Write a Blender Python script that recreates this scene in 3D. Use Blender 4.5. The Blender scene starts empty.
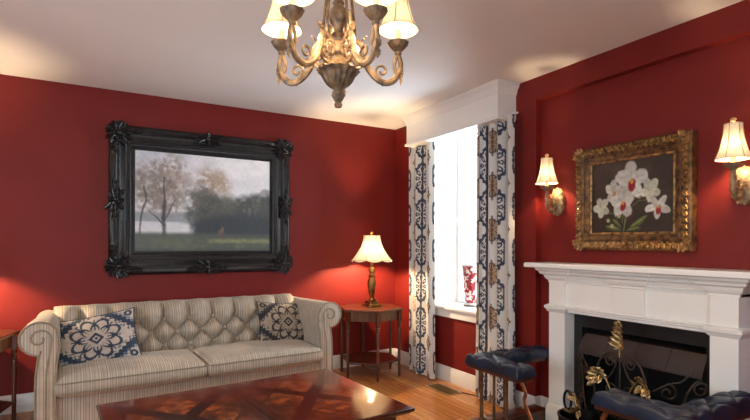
import bpy, bmesh, math, random
import numpy as np
from mathutils import Vector, Matrix
PI = math.pi
rnd = random.Random(7)
sc = bpy.context.scene
col = sc.collection

# ------------------------------------------------------------------ camera, world, light, exposure
YAW = 30.07
cam_d = bpy.data.cameras.new('camera')
cam = bpy.data.objects.new('camera', cam_d)
col.objects.link(cam)
cam.location = (-2.969, -4.675, 1.312)
cam.rotation_euler = (math.radians(90), math.radians(-0.1757), math.radians(-YAW))
cam_d.sensor_width = 36.0
cam_d.lens = 490.8 / 750 * 36.0
cam_d.shift_y = 34.0 / 750
cam_d.clip_start = 0.05
sc.camera = cam

sc.view_settings.view_transform = 'Standard'
sc.view_settings.look = 'None'
sc.view_settings.exposure = 0.6
sc.view_settings.gamma = 1.0
sc.view_settings.use_curve_mapping = False
sc.cycles.use_denoising = True
sc.cycles.max_bounces = 8
sc.cycles.diffuse_bounces = 5
sc.cycles.glossy_bounces = 4
sc.cycles.transmission_bounces = 6
sc.cycles.transparent_max_bounces = 10
sc.cycles.sample_clamp_indirect = 6.0
sc.cycles.caustics_reflective = False
sc.cycles.caustics_refractive = False

world = bpy.data.worlds.new('overcast_sky')
sc.world = world
world.use_nodes = True
wn = world.node_tree.nodes
wn['Background'].inputs[0].default_value = (0.86, 0.93, 1.0, 1)
wn['Background'].inputs[1].default_value = 0.95


def area(name, loc, rot, sx, sy, power, color):
    d = bpy.data.lights.new(name, 'AREA')
    d.shape = 'RECTANGLE'
    d.size, d.size_y, d.energy, d.color = sx, sy, power, color
    o = bpy.data.objects.new(name, d)
    o.location, o.rotation_euler = loc, rot
    col.objects.link(o)
    return o


DAY = (0.84, 0.92, 1.0)
# daylight falling in through the window by the curtains and through the windows of the two walls behind the camera
area('daylight_right_window', (1.35, -1.18, 1.2), (0, math.radians(90), 0), 2.2, 2.8, 230, DAY)
area('daylight_left_window', (-5.75, -2.9, 1.5), (0, math.radians(-90), 0), 1.6, 1.3, 44, DAY)
area('daylight_left_far_window', (-5.75, -5.0, 1.5), (0, math.radians(-90), 0), 1.6, 1.3, 34, DAY)
area('daylight_front_window', (-3.2, -7.05, 1.5), (math.radians(90), 0, 0), 2.2, 1.6, 66, DAY)
WARM = (1.0, 0.72, 0.42)
P_CHAND, P_SCONCE, P_LAMP = 6.0, 8.5, 56.0


def bulb(name, parent, loc, power, r=0.02):
    d = bpy.data.lights.new(name, 'POINT')
    d.energy, d.color, d.shadow_soft_size = power, WARM, r
    o = bpy.data.objects.new(name, d)
    o.location = loc
    o.parent = parent
    col.objects.link(o)
    return o


# ------------------------------------------------------------------ helpers
def lin(c):
    if max(c) > 1.0:
        c = [x / 255 for x in c]
    return tuple((x / 12.92 if x <= 0.04045 else ((x + 0.055) / 1.055) ** 2.4) for x in c)


def lin_np(a):
    a = np.clip(a, 0, 1)
    return np.where(a <= 0.04045, a / 12.92, ((a + 0.055) / 1.055) ** 2.4)


def nodes_of(name):
    m = bpy.data.materials.new(name)
    m.use_nodes = True
    nt = m.node_tree
    return m, nt, nt.nodes, nt.links, nt.nodes['Principled BSDF']


def mat(name, rgb, rough=0.5, metal=0.0, var=0.0, scale=8.0, rgb2=None, bump=0.0, bscale=60.0, spec=None, coat=0.0):
    """principled material whose colour wanders between two tones by noise"""
    m, nt, N, L, b = nodes_of(name)
    c1 = lin(rgb)
    b.inputs['Roughness'].default_value = rough
    b.inputs['Metallic'].default_value = metal
    if coat:
        b.inputs['Coat Weight'].default_value = coat
        b.inputs['Coat Roughness'].default_value = 0.08
    if spec is not None:
        b.inputs['Specular IOR Level'].default_value = spec
    tc = N.new('ShaderNodeTexCoord')
    nz = N.new('ShaderNodeTexNoise')
    nz.inputs['Scale'].default_value = scale
    nz.inputs['Detail'].default_value = 4
    L.new(tc.outputs['Object'], nz.inputs['Vector'])
    cr = N.new('ShaderNodeValToRGB')
    c2 = lin(rgb2) if rgb2 else tuple(x * (1 - var) for x in c1)
    cr.color_ramp.elements[0].position = 0.35
    cr.color_ramp.elements[1].position = 0.65
    cr.color_ramp.elements[0].color = (*c2, 1)
    cr.color_ramp.elements[1].color = (*c1, 1)
    L.new(nz.outputs['Fac'], cr.inputs['Fac'])
    L.new(cr.outputs['Color'], b.inputs['Base Color'])
    if bump:
        n2 = N.new('ShaderNodeTexNoise')
        n2.inputs['Scale'].default_value = bscale
        n2.inputs['Detail'].default_value = 3
        L.new(tc.outputs['Object'], n2.inputs['Vector'])
        bp = N.new('ShaderNodeBump')
        bp.inputs['Strength'].default_value = bump
        bp.inputs['Distance'].default_value = 0.01
        L.new(n2.outputs['Fac'], bp.inputs['Height'])
        L.new(bp.outputs['Normal'], b.inputs['Normal'])
    return m


def wood_mat(name, dark, light, rough=0.3, axis='X', scale=1.0, coat=0.0):
    m, nt, N, L, b = nodes_of(name)
    tc = N.new('ShaderNodeTexCoord')
    mp = N.new('ShaderNodeMapping')
    s = {'X': (1.5, 14, 14), 'Y': (14, 1.5, 14), 'Z': (14, 14, 1.5)}[axis]
    mp.inputs['Scale'].default_value = tuple(v * scale for v in s)
    nz = N.new('ShaderNodeTexNoise')
    nz.inputs['Scale'].default_value = 2.5
    nz.inputs['Detail'].default_value = 6
    cr = N.new('ShaderNodeValToRGB')
    cr.color_ramp.elements[0].position = 0.3
    cr.color_ramp.elements[1].position = 0.72
    cr.color_ramp.elements[0].color = (*lin(dark), 1)
    cr.color_ramp.elements[1].color = (*lin(light), 1)
    L.new(tc.outputs['Object'], mp.inputs['Vector'])
    L.new(mp.outputs['Vector'], nz.inputs['Vector'])
    L.new(nz.outputs['Fac'], cr.inputs['Fac'])
    L.new(cr.outputs['Color'], b.inputs['Base Color'])
    b.inputs['Roughness'].default_value = rough
    b.inputs['Coat Weight'].default_value = coat
    b.inputs['Coat Roughness'].default_value = 0.08
    return m


def stripe_mat(name, axis):
    """woven upholstery, fine stripes along one object axis"""
    m, nt, N, L, b = nodes_of(name)
    tc = N.new('ShaderNodeTexCoord')
    sp = N.new('ShaderNodeSeparateXYZ')
    L.new(tc.outputs['Object'], sp.inputs[0])
    mu = N.new('ShaderNodeMath'); mu.operation = 'MULTIPLY'; mu.inputs[1].default_value = 1 / 0.05
    L.new(sp.outputs[axis], mu.inputs[0])
    fr = N.new('ShaderNodeMath'); fr.operation = 'FRACT'
    L.new(mu.outputs[0], fr.inputs[0])
    cr = N.new('ShaderNodeValToRGB')
    e = cr.color_ramp.elements
    base, br, bl, pale = lin((190, 176, 156)), lin((140, 120, 100)), lin((128, 130, 134)), lin((202, 190, 172))
    e[0].position = 0.0; e[0].color = (*base, 1)
    e[1].position = 1.0; e[1].color = (*base, 1)
    for p, c in ((0.16, base), (0.19, br), (0.25, br), (0.28, pale), (0.46, pale), (0.49, bl), (0.54, bl), (0.57, base),
                 (0.72, base), (0.74, br), (0.77, br), (0.79, pale), (0.86, bl), (0.88, base)):
        el = e.new(p); el.color = (*c, 1)
    L.new(fr.outputs[0], cr.inputs['Fac'])
    nz = N.new('ShaderNodeTexNoise'); nz.inputs['Scale'].default_value = 14; nz.inputs['Detail'].default_value = 5
    L.new(tc.outputs['Object'], nz.inputs['Vector'])
    mx = N.new('ShaderNodeMix'); mx.data_type = 'RGBA'; mx.blend_type = 'MULTIPLY'
    mx.inputs[0].default_value = 0.45
    L.new(cr.outputs['Color'], mx.inputs[6])
    c2 = N.new('ShaderNodeValToRGB')
    c2.color_ramp.elements[0].position = 0.3; c2.color_ramp.elements[0].color = (0.55, 0.52, 0.5, 1)
    c2.color_ramp.elements[1].position = 0.7; c2.color_ramp.elements[1].color = (1, 1, 1, 1)
    L.new(nz.outputs['Fac'], c2.inputs['Fac'])
    L.new(c2.outputs['Color'], mx.inputs[7])
    L.new(mx.outputs[2], b.inputs['Base Color'])
    b.inputs['Roughness'].default_value = 0.62
    b.inputs['Sheen Weight'].default_value = 0.2
    wv = N.new('ShaderNodeTexNoise'); wv.inputs['Scale'].default_value = 260
    L.new(tc.outputs['Object'], wv.inputs['Vector'])
    bp = N.new('ShaderNodeBump'); bp.inputs['Strength'].default_value = 0.15; bp.inputs['Distance'].default_value = 0.004
    L.new(wv.outputs['Fac'], bp.inputs['Height']); L.new(bp.outputs['Normal'], b.inputs['Normal'])
    return m


def attr_mat(name, rough=0.6, bump=0.1, bscale=200.0, coat=0.0, sheen=0.0, trans=0.0):
    """colour read from the woven or painted pattern stored on the mesh"""
    m, nt, N, L, b = nodes_of(name)
    at = N.new('ShaderNodeAttribute'); at.attribute_name = 'pattern'
    tc = N.new('ShaderNodeTexCoord')
    nz = N.new('ShaderNodeTexNoise'); nz.inputs['Scale'].default_value = bscale
    L.new(tc.outputs['Object'], nz.inputs['Vector'])
    bp = N.new('ShaderNodeBump'); bp.inputs['Strength'].default_value = bump; bp.inputs['Distance'].default_value = 0.004
    L.new(nz.outputs['Fac'], bp.inputs['Height']); L.new(bp.outputs['Normal'], b.inputs['Normal'])
    L.new(at.outputs['Color'], b.inputs['Base Color'])
    b.inputs['Roughness'].default_value = rough
    b.inputs['Coat Weight'].default_value = coat
    b.inputs['Sheen Weight'].default_value = sheen
    if trans:
        tr = N.new('ShaderNodeBsdfTranslucent'); L.new(at.outputs['Color'], tr.inputs['Color'])
        mx = N.new('ShaderNodeMixShader'); mx.inputs[0].default_value = trans
        L.new(b.outputs[0], mx.inputs[1]); L.new(tr.outputs[0], mx.inputs[2])
        L.new(mx.outputs[0], N['Material Output'].inputs['Surface'])
    return m


class MB:
    """collects shapes that become ONE mesh object"""
    def __init__(self):
        self.v, self.f = [], []

    def add(self, verts, faces):
        o = len(self.v)
        self.v += [tuple(p) for p in verts]
        self.f += [tuple(i + o for i in f) for f in faces]
        return o

    def loft(self, rings, closed=True, caps=True, loop=False):
        n = len(rings[0]); m = len(rings)
        verts = [p for r in rings for p in r]
        faces = []
        for i in range(m if loop else m - 1):
            a, b = i * n, ((i + 1) % m) * n
            for j in range(n if closed else n - 1):
                k = (j + 1) % n
                faces.append((a + j, a + k, b + k, b + j))
        if caps and not loop:
            faces.append(tuple(range(n))[::-1]); faces.append(tuple((m - 1) * n + j for j in range(n)))
        self.add(verts, faces)
        return self

    def box(self, x0, x1, y0, y1, z0, z1, c=0.0):
        if c <= 0:
            r = lambda z: [(x0, y0, z), (x1, y0, z), (x1, y1, z), (x0, y1, z)]
            return self.loft([r(z0), r(z1)])
        def r(z, d):
            return [(x0 + d, y0 + d, z), (x1 - d, y0 + d, z), (x1 - d, y1 - d, z), (x0 + d, y1 - d, z)]
        return self.loft([r(z0, c), r(z0 + c, 0), r(z1 - c, 0), r(z1, c)])

    def lathe(self, prof, n=20, c=(0, 0, 0), axis='Z', caps=True, lobes=0, amp=0.0):
        rings = []
        for r, z in prof:
            ring = []
            for i in range(n):
                a = 2 * PI * i / n
                q = r * (1 + amp * math.cos(lobes * a)) if lobes else r
                p = (q * math.cos(a), q * math.sin(a), z)
                if axis == 'X': p = (p[2], p[0], p[1])
                if axis == 'Y': p = (p[0], p[2], p[1])
                ring.append((p[0] + c[0], p[1] + c[1], p[2] + c[2]))
            rings.append(ring)
        return self.loft(rings, caps=caps)

    def tube(self, path, rad, n=8, closed=False, flat=1.0):
        P = [Vector(p) for p in path]
        m = len(P)
        R = rad if isinstance(rad, (list, tuple)) else [rad] * m
        rings, nrm = [], None
        for i in range(m):
            if closed: t = P[(i + 1) % m] - P[i - 1]
            else: t = P[min(i + 1, m - 1)] - P[max(i - 1, 0)]
            if t.length < 1e-9: t = Vector((0, 0, 1))
            t.normalize()
            if nrm is None:
                nrm = t.orthogonal().normalized()
                if abs(t.z) < 0.95: nrm = (Vector((0, 0, 1)) - t * t.z).normalized()
            else:
                q = nrm - t * nrm.dot(t)
                nrm = q.normalized() if q.length > 1e-6 else t.orthogonal().normalized()
            bn = t.cross(nrm)
            rings.append([tuple(P[i] + R[i] * (math.cos(2 * PI * k / n) * nrm + flat * math.sin(2 * PI * k / n) * bn)) for k in range(n)])
        return self.loft(rings, loop=closed)

    def rects(self, x0, x1, y0, y1, prof):
        """moulded slab: prof = (outset, z)"""
        return self.loft([[(x0 - p, y0 - p, z), (x1 + p, y0 - p, z), (x1 + p, y1 + p, z), (x0 - p, y1 + p, z)] for p, z in prof])

    def ball(self, c, rx, ry, rz, n=10, m=6):
        pr = [(math.sin(PI * (i + .02) / (m + .04)), -math.cos(PI * (i + .02) / (m + .04))) for i in range(m + 1)]
        rings = [[(c[0] + rx * r * math.cos(2 * PI * k / n), c[1] + ry * r * math.sin(2 * PI * k / n), c[2] + rz * z) for k in range(n)] for r, z in pr]
        return self.loft(rings)

    def grid(self, P):
        """P: array (m, n, 3)"""
        m, n = P.shape[:2]
        o = len(self.v)
        self.v += [tuple(p) for p in P.reshape(-1, 3)]
        for i in range(m - 1):
            for j in range(n - 1):
                a = o + i * n + j
                self.f.append((a, a + 1, a + n + 1, a + n))
        return self

    def leaf(self, o, d, nrm, L, W, curl=0.4, th=0.25, lobes=3):
        """carved acanthus leaf: ribbed blade with lobed edge curling away from its ground"""
        o, d, nrm = Vector(o), Vector(d).normalized(), Vector(nrm)
        nrm = (nrm - d * nrm.dot(d)).normalized()
        s = d.cross(nrm)
        rings = []
        M = 9
        for i in range(M):
            t = i / (M - 1)
            w = W * 0.5 * (math.sin(PI * min(1, t * 0.86 + 0.14)) ** 0.7) * (1 + 0.22 * math.cos(2 * PI * lobes * t)) + 0.0004
            h = W * th * (math.sin(PI * (0.15 + 0.8 * t)))
            c = o + d * (L * (t - 0.12 * curl * t ** 3)) + nrm * (L * curl * t ** 2.4)
            rings.append([tuple(c - s * w), tuple(c - s * w * .5 + nrm * h), tuple(c + nrm * h * .55), tuple(c + s * w * .5 + nrm * h), tuple(c + s * w),
                          tuple(c + s * w * .4 - nrm * W * .06), tuple(c - s * w * .4 - nrm * W * .06)])
        return self.loft(rings)

    def xf(self, M, start=0):
        for i in range(start, len(self.v)):
            self.v[i] = tuple(M @ Vector(self.v[i]))
        return self

    def build(self, name, m, parent=None, smooth=35, pattern=None, loc=None):
        me = bpy.data.meshes.new(name)
        me.from_pydata(self.v, [], self.f)
        bm = bmesh.new(); bm.from_mesh(me)
        bmesh.ops.recalc_face_normals(bm, faces=bm.faces)
        bm.to_mesh(me); bm.free()
        if m: me.materials.append(m)
        if smooth:
            me.shade_smooth()
            me.set_sharp_from_angle(angle=math.radians(smooth))
        if pattern is not None:
            a = me.color_attributes.new('pattern', 'FLOAT_COLOR', 'POINT')
            arr = np.ones((len(self.v), 4), np.float32)
            arr[:, :3] = pattern
            a.data.foreach_set('color', arr.ravel())
        me.update()
        o = bpy.data.objects.new(name, me)
        col.objects.link(o)
        if parent: o.parent = parent
        if loc: o.location = loc
        return o


def empty(name, loc, label, cat, group=None, rz=0.0):
    o = bpy.data.objects.new(name, None)
    o.empty_display_size = 0.1
    o.location = loc
    o.rotation_euler = (0, 0, rz)
    col.objects.link(o)
    return tag(o, label, cat, group)


def tag(o, label, cat, group=None):
    o['label'] = label
    o['category'] = cat
    if group: o['group'] = group
    return o


def struct(o):
    o['kind'] = 'structure'
    return o


def copy_tree(o, parent=None):
    c = o.copy()
    col.objects.link(c)
    if parent: c.parent = parent
    for ch in list(o.children):
        copy_tree(ch, c)
    return c


def bez(pts, n=14):
    """smooth curve through points (Catmull-Rom)"""
    P = [Vector(p) for p in pts]
    P = [P[0] * 2 - P[1]] + P + [P[-1] * 2 - P[-2]]
    out = []
    for i in range(1, len(P) - 2):
        for k in range(n):
            t = k / n
            a, b, c, d = P[i - 1], P[i], P[i + 1], P[i + 2]
            out.append(0.5 * ((2 * b) + (c - a) * t + (2 * a - 5 * b + 4 * c - d) * t * t + (3 * b - a - 3 * c + d) * t ** 3))
    out.append(P[-2])
    return out


def spiral(cx, cy, r0, r1, a0, turns, n=28):
    return [(cx + (r0 + (r1 - r0) * i / n) * math.cos(a0 + 2 * PI * turns * i / n),
             cy + (r0 + (r1 - r0) * i / n) * math.sin(a0 + 2 * PI * turns * i / n)) for i in range(n + 1)]


def vnoise(x, y, seed=0):
    def h(i, j):
        n = (i.astype(np.int64) * 374761393 + j.astype(np.int64) * 668265263 + seed * 974711) & 0x7fffffff
        n = ((n ^ (n >> 13)) * 1274126177) & 0x7fffffff
        return ((n ^ (n >> 16)) & 0xffff) / 65535.0
    xi, yi = np.floor(x), np.floor(y)
    fx, fy = x - xi, y - yi
    fx, fy = fx * fx * (3 - 2 * fx), fy * fy * (3 - 2 * fy)
    return (h(xi, yi) * (1 - fx) + h(xi + 1, yi) * fx) * (1 - fy) + (h(xi, yi + 1) * (1 - fx) + h(xi + 1, yi + 1) * fx) * fy


def fbm(x, y, seed=0, o=4):
    s, a, t = 0, 0.5, 0
    for k in range(o):
        s = s + a * vnoise(x * 2 ** k, y * 2 ** k, seed + k * 17); t += a; a *= 0.55
    return s / t


def sstep(a, b, x):
    t = np.clip((x - a) / (b - a), 0, 1)
    return t * t * (3 - 2 * t)


def mixc(C, c, w):
    c = np.array(c, float)
    if c.max() > 1.0: c = c / 255
    return C * (1 - w[..., None]) + c * w[..., None]


# ------------------------------------------------------------------ materials
M_RED = mat('red_wall_paint', (120, 33, 28), 0.5, var=0.08, scale=3, bump=0.04, bscale=120, spec=.25)
M_WHITE = mat('white_trim_paint', (236, 234, 230), 0.38, var=0.04, scale=4)
M_CEIL = mat('ceiling_paint', (238, 236, 234), 0.9, var=0.03, scale=2)
M_MAHOG = wood_mat('dark_mahogany', (42, 18, 10), (98, 46, 24), 0.3, 'Z', coat=0.4)
M_WALNUT = wood_mat('table_top_wood', (52, 26, 15), (98, 54, 31), 0.28, 'X', coat=0.4)
M_FENDER = wood_mat('fender_wood', (50, 22, 12), (96, 46, 26), 0.32, 'Y', coat=0.3)
M_STX = stripe_mat('striped_fabric', 0)
M_STY = stripe_mat('striped_fabric_arm', 1)
M_WELT = mat('welt_cord', (150, 136, 116), 0.7, var=0.2, scale=40)
M_BLACKFRAME = mat('black_carved_wood', (34, 33, 35), 0.3, var=0.6, scale=25, rgb2=(14, 14, 15), bump=0.2, bscale=50)
M_GILT = mat('antique_gilt', (190, 146, 88), 0.42, 0.5, rgb2=(92, 64, 38), scale=30, bump=0.3, bscale=70)
M_GILTDARK = mat('worn_gilt', (134, 94, 54), 0.45, 0.4, rgb2=(66, 44, 27), scale=24, bump=0.3, bscale=60)
M_LEAFGOLD = mat('bright_gilt_leaf', (206, 178, 128), 0.36, 0.75, rgb2=(128, 100, 62), scale=26)
M_PLASTER = mat('aged_gilded_plaster', (172, 142, 104), 0.5, 0.2, rgb2=(104, 80, 54), scale=26, bump=0.4, bscale=60)
M_CHAND = mat('antique_bronze_gold', (172, 142, 108), 0.48, 0.3, rgb2=(98, 80, 62), scale=24, bump=0.3, bscale=60)
M_PEWTER = mat('aged_pewter_bronze', (150, 126, 98), 0.55, 0.3, rgb2=(88, 74, 60), scale=30, bump=0.4, bscale=60)
M_BRASS = mat('antique_brass', (150, 112, 62), 0.35, 0.85, rgb2=(84, 58, 32), scale=18)
M_POST = mat('dull_bronze_posts', (128, 100, 72), 0.4, 0.8, rgb2=(84, 62, 44), scale=14)
M_COPPER = mat('copper_strap', (176, 116, 74), 0.38, 0.85, rgb2=(110, 70, 46), scale=14)
M_IRON = mat('wrought_iron', (74, 60, 48), 0.5, 0.5, rgb2=(40, 33, 28), scale=30)
M_BLACKIRON = mat('black_cast_iron', (20, 19, 20), 0.4, 0.4, rgb2=(12, 12, 13), scale=20)
M_SLATE = mat('black_slate', (18, 18, 20), 0.35, rgb2=(28, 27, 28), scale=6, bump=0.15, bscale=14)
M_HEARTH = mat('grey_hearth_slate', (112, 104, 98), 0.5, rgb2=(90, 82, 76), scale=7)
M_HOOD = mat('brown_metal_hood', (66, 49, 45), 0.6, 0.1, rgb2=(50, 38, 35), scale=6)
M_CANDLE = mat('ivory_candle_sleeve', (240, 222, 188), 0.5, var=0.05)
M_VENT = mat('brass_register', (170, 146, 96), 0.4, 0.6, rgb2=(140, 116, 72), scale=20)
M_LOG = mat('charred_log', (64, 46, 34), 0.85, rgb2=(26, 20, 18), scale=14, bump=0.8, bscale=24)


def leather():
    m, nt, N, L, b = nodes_of('navy_leather')
    tc = N.new('ShaderNodeTexCoord')
    nz = N.new('ShaderNodeTexNoise'); nz.inputs['Scale'].default_value = 10; nz.inputs['Detail'].default_value = 4
    L.new(tc.outputs['Object'], nz.inputs['Vector'])
    cr = N.new('ShaderNodeValToRGB')
    cr.color_ramp.elements[0].position = .3; cr.color_ramp.elements[0].color = (*lin((13, 21, 36)), 1)
    cr.color_ramp.elements[1].position = .7; cr.color_ramp.elements[1].color = (*lin((28, 41, 66)), 1)
    L.new(nz.outputs['Fac'], cr.inputs['Fac']); L.new(cr.outputs['Color'], b.inputs['Base Color'])
    b.inputs['Roughness'].default_value = 0.34
    vo = N.new('ShaderNodeTexVoronoi'); vo.inputs['Scale'].default_value = 220
    L.new(tc.outputs['Object'], vo.inputs['Vector'])
    bp = N.new('ShaderNodeBump'); bp.inputs['Strength'].default_value = .12; bp.inputs['Distance'].default_value = .003
    L.new(vo.outputs['Distance'], bp.inputs['Height']); L.new(bp.outputs['Normal'], b.inputs['Normal'])
    return m


M_LEATHER = leather()


def shade_mat():
    """thin cream silk: part reflects, part lets the bulb through"""
    m, nt, N, L, b = nodes_of('cream_silk_shade')
    tc = N.new('ShaderNodeTexCoord')
    nz = N.new('ShaderNodeTexNoise'); nz.inputs['Scale'].default_value = 60
    L.new(tc.outputs['Object'], nz.inputs['Vector'])
    cr = N.new('ShaderNodeValToRGB')
    cr.color_ramp.elements[0].color = (*lin((226, 206, 172)), 1); cr.color_ramp.elements[1].color = (*lin((246, 232, 204)), 1)
    L.new(nz.outputs['Fac'], cr.inputs['Fac']); L.new(cr.outputs['Color'], b.inputs['Base Color'])
    b.inputs['Roughness'].default_value = .8
    tr = N.new('ShaderNodeBsdfTranslucent'); L.new(cr.outputs['Color'], tr.inputs['Color'])
    mx = N.new('ShaderNodeMixShader'); mx.inputs[0].default_value = 0.034
    L.new(b.outputs[0], mx.inputs[1]); L.new(tr.outputs[0], mx.inputs[2])
    L.new(mx.outputs[0], N['Material Output'].inputs['Surface'])
    return m


M_SHADE = shade_mat()
M_SHADETRIM = mat('shade_trim', (190, 158, 112), 0.7, var=0.1)


def glass_mat():
    m, nt, N, L, b = nodes_of('window_glass')
    tr = N.new('ShaderNodeBsdfTransparent'); tr.inputs[0].default_value = (.96, .98, .98, 1)
    gl = N.new('ShaderNodeBsdfGlossy'); gl.inputs['Roughness'].default_value = .02
    mx = N.new('ShaderNodeMixShader')
    mx.inputs[0].default_value = .06; L.new(tr.outputs[0], mx.inputs[1]); L.new(gl.outputs[0], mx.inputs[2])
    L.new(mx.outputs[0], N['Material Output'].inputs['Surface'])
    return m


M_GLASS = glass_mat()


def bulb_mat():
    m, nt, N, L, b = nodes_of('lit_bulb')       # clear glowing glass: lets the filament's light out
    tr = N.new('ShaderNodeBsdfTransparent')
    em = N.new('ShaderNodeEmission'); em.inputs[0].default_value = (1, .78, .5, 1); em.inputs[1].default_value = 6
    ad = N.new('ShaderNodeAddShader')
    L.new(tr.outputs[0], ad.inputs[0]); L.new(em.outputs[0], ad.inputs[1]); L.new(ad.outputs[0], N['Material Output'].inputs['Surface'])
    return m


M_BULB = bulb_mat()


def floor_mat():
    m, nt, N, L, b = nodes_of('oak_floorboards')
    tc = N.new('ShaderNodeTexCoord')
    mp = N.new('ShaderNodeMapping'); mp.inputs['Rotation'].default_value = (0, 0, PI / 2)
    L.new(tc.outputs['Object'], mp.inputs['Vector'])
    br = N.new('ShaderNodeTexBrick')
    br.inputs['Scale'].default_value = 1.0
    br.inputs['Brick Width'].default_value = 1.1
    br.inputs['Row Height'].default_value = 0.06
    br.inputs['Mortar Size'].default_value = 0.0012
    br.inputs['Color1'].default_value = (*lin((208, 148, 86)), 1)
    br.inputs['Color2'].default_value = (*lin((180, 114, 60)), 1)
    br.inputs['Mortar'].default_value = (*lin((74, 38, 20)), 1)
    br.offset = 0.37
    L.new(mp.outputs['Vector'], br.inputs['Vector'])
    m2 = N.new('ShaderNodeMapping'); m2.inputs['Scale'].default_value = (26, 1.6, 1)
    L.new(tc.outputs['Object'], m2.inputs['Vector'])
    nz = N.new('ShaderNodeTexNoise'); nz.inputs['Scale'].default_value = 3; nz.inputs['Detail'].default_value = 6
    L.new(m2.outputs['Vector'], nz.inputs['Vector'])
    cr = N.new('ShaderNodeValToRGB')
    cr.color_ramp.elements[0].position = .3; cr.color_ramp.elements[0].color = (.55, .5, .45, 1)
    cr.color_ramp.elements[1].position = .65; cr.color_ramp.elements[1].color = (1, 1, 1, 1)
    L.new(nz.outputs['Fac'], cr.inputs['Fac'])
    mx = N.new('ShaderNodeMix'); mx.data_type = 'RGBA'; mx.blend_type = 'MULTIPLY'; mx.inputs[0].default_value = .7
    L.new(br.outputs['Color'], mx.inputs[6]); L.new(cr.outputs['Color'], mx.inputs[7])
    L.new(mx.outputs[2], b.inputs['Base Color'])
    b.inputs['Roughness'].default_value = .24
    bp = N.new('ShaderNodeBump'); bp.inputs['Strength'].default_value = .2; bp.inputs['Distance'].default_value = .003
    L.new(br.outputs['Fac'], bp.inputs['Height']); bp.invert = True
    L.new(bp.outputs['Normal'], b.inputs['Normal'])
    return m


M_FLOOR = floor_mat()


def brick_mat(name, c1, c2, mortar, s=1.0):
    m, nt, N, L, b = nodes_of(name)
    tc = N.new('ShaderNodeTexCoord')
    sp = N.new('ShaderNodeSeparateXYZ'); cb = N.new('ShaderNodeCombineXYZ')
    ad = N.new('ShaderNodeMath'); ad.operation = 'ADD'
    L.new(tc.outputs['Object'], sp.inputs[0])
    L.new(sp.outputs[0], ad.inputs[0]); L.new(sp.outputs[1], ad.inputs[1])
    L.new(ad.outputs[0], cb.inputs[0]); L.new(sp.outputs[2], cb.inputs[1])
    br = N.new('ShaderNodeTexBrick')
    br.inputs['Scale'].default_value = s
    br.inputs['Brick Width'].default_value = .22; br.inputs['Row Height'].default_value = .075
    br.inputs['Mortar Size'].default_value = .006
    for k, c in (('Color1', c1), ('Color2', c2), ('Mortar', mortar)): br.inputs[k].default_value = (*lin(c), 1)
    L.new(cb.outputs[0], br.inputs['Vector']); L.new(br.outputs['Color'], b.inputs['Base Color'])
    b.inputs['Roughness'].default_value = .85
    return m


M_FIREBRICK = brick_mat('sooty_firebrick', (24, 20, 18), (16, 14, 13), (12, 11, 10))

# ------------------------------------------------------------------ room shell
H = 2.6
XL, YF, TH = -5.4, -6.7, 0.42
RD = 0.06                       # depth of the recess over the fireplace
FY = -2.835                      # fireplace centre line
RY0, RY1, RZ = -2.02, 2 * FY + 2.02, 2.43
OPW, OPH = 0.465, 0.85          # half width and height of the mantel opening
WY0, WY1, WZ0, WZ1 = -0.70, -1.66, 0.69, 2.46
b = MB(); b.box(XL - .3, TH, YF - .3, .3, -0.2, 0); struct(b.build('floor', M_FLOOR, smooth=0))
b = MB(); b.box(XL - .3, TH, YF - .3, .3, H, H + .2); struct(b.build('ceiling', M_CEIL, smooth=0))
b = MB(); b.box(XL - .3, TH, 0, .3, 0, H); struct(b.build('wall_back', M_RED, smooth=0))
b = MB()
b.box(0, TH, WY0, 0, 0, H)
b.box(0, TH, WY1, WY0, 0, WZ0); b.box(0, TH, WY1, WY0, WZ1, H)
b.box(0, TH, RY0, WY1, 0, H)
b.box(0, TH, RY1, RY0, RZ, H)
b.box(RD, TH, FY + OPW - .02, RY0, 0, RZ); b.box(RD, TH, RY1, FY - OPW + .02, 0, RZ)
b.box(RD, TH, FY - OPW + .02, FY + OPW - .02, OPH - .02, RZ)
b.box(0, TH, YF - .3, RY1, 0, H)
struct(b.build('wall_right', M_RED, smooth=0))
# walls behind the camera, with the windows that light the room
b = MB()
ws = [(-2.25, -3.55), (-4.35, -5.65)]
b.box(XL - .3, XL, ws[0][0], 0, 0, H); b.box(XL - .3, XL, ws[1][0], ws[0][1], 0, H); b.box(XL - .3, XL, YF, ws[1][1], 0, H)
for a, c in ws:
    b.box(XL - .3, XL, c, a, 0, .7); b.box(XL - .3, XL, c, a, 2.3, H)
struct(b.build('wall_left', M_RED, smooth=0))
b = MB()
b.box(XL - .3, -4.3, YF - .3, YF, 0, H); b.box(-2.1, 0, YF - .3, YF, 0, H)
b.box(-4.3, -2.1, YF - .3, YF, 0, .7); b.box(-4.3, -2.1, YF - .3, YF, 2.3, H)
struct(b.build('wall_front', M_RED, smooth=0))


def base_prof(mb, pts_a, pts_b, n):
    """baseboard between two floor points, n = direction into the room"""
    prof = [(0, 0), (.018, 0), (.018, .105), (.012, .115), (.012, .128), (.005, .14), (0, .14)]
    a, c, n = Vector(pts_a), Vector(pts_b), Vector(n)
    mb.loft([[tuple(q + n * d + Vector((0, 0, z))) for d, z in prof] for q in (a, c)])


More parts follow.
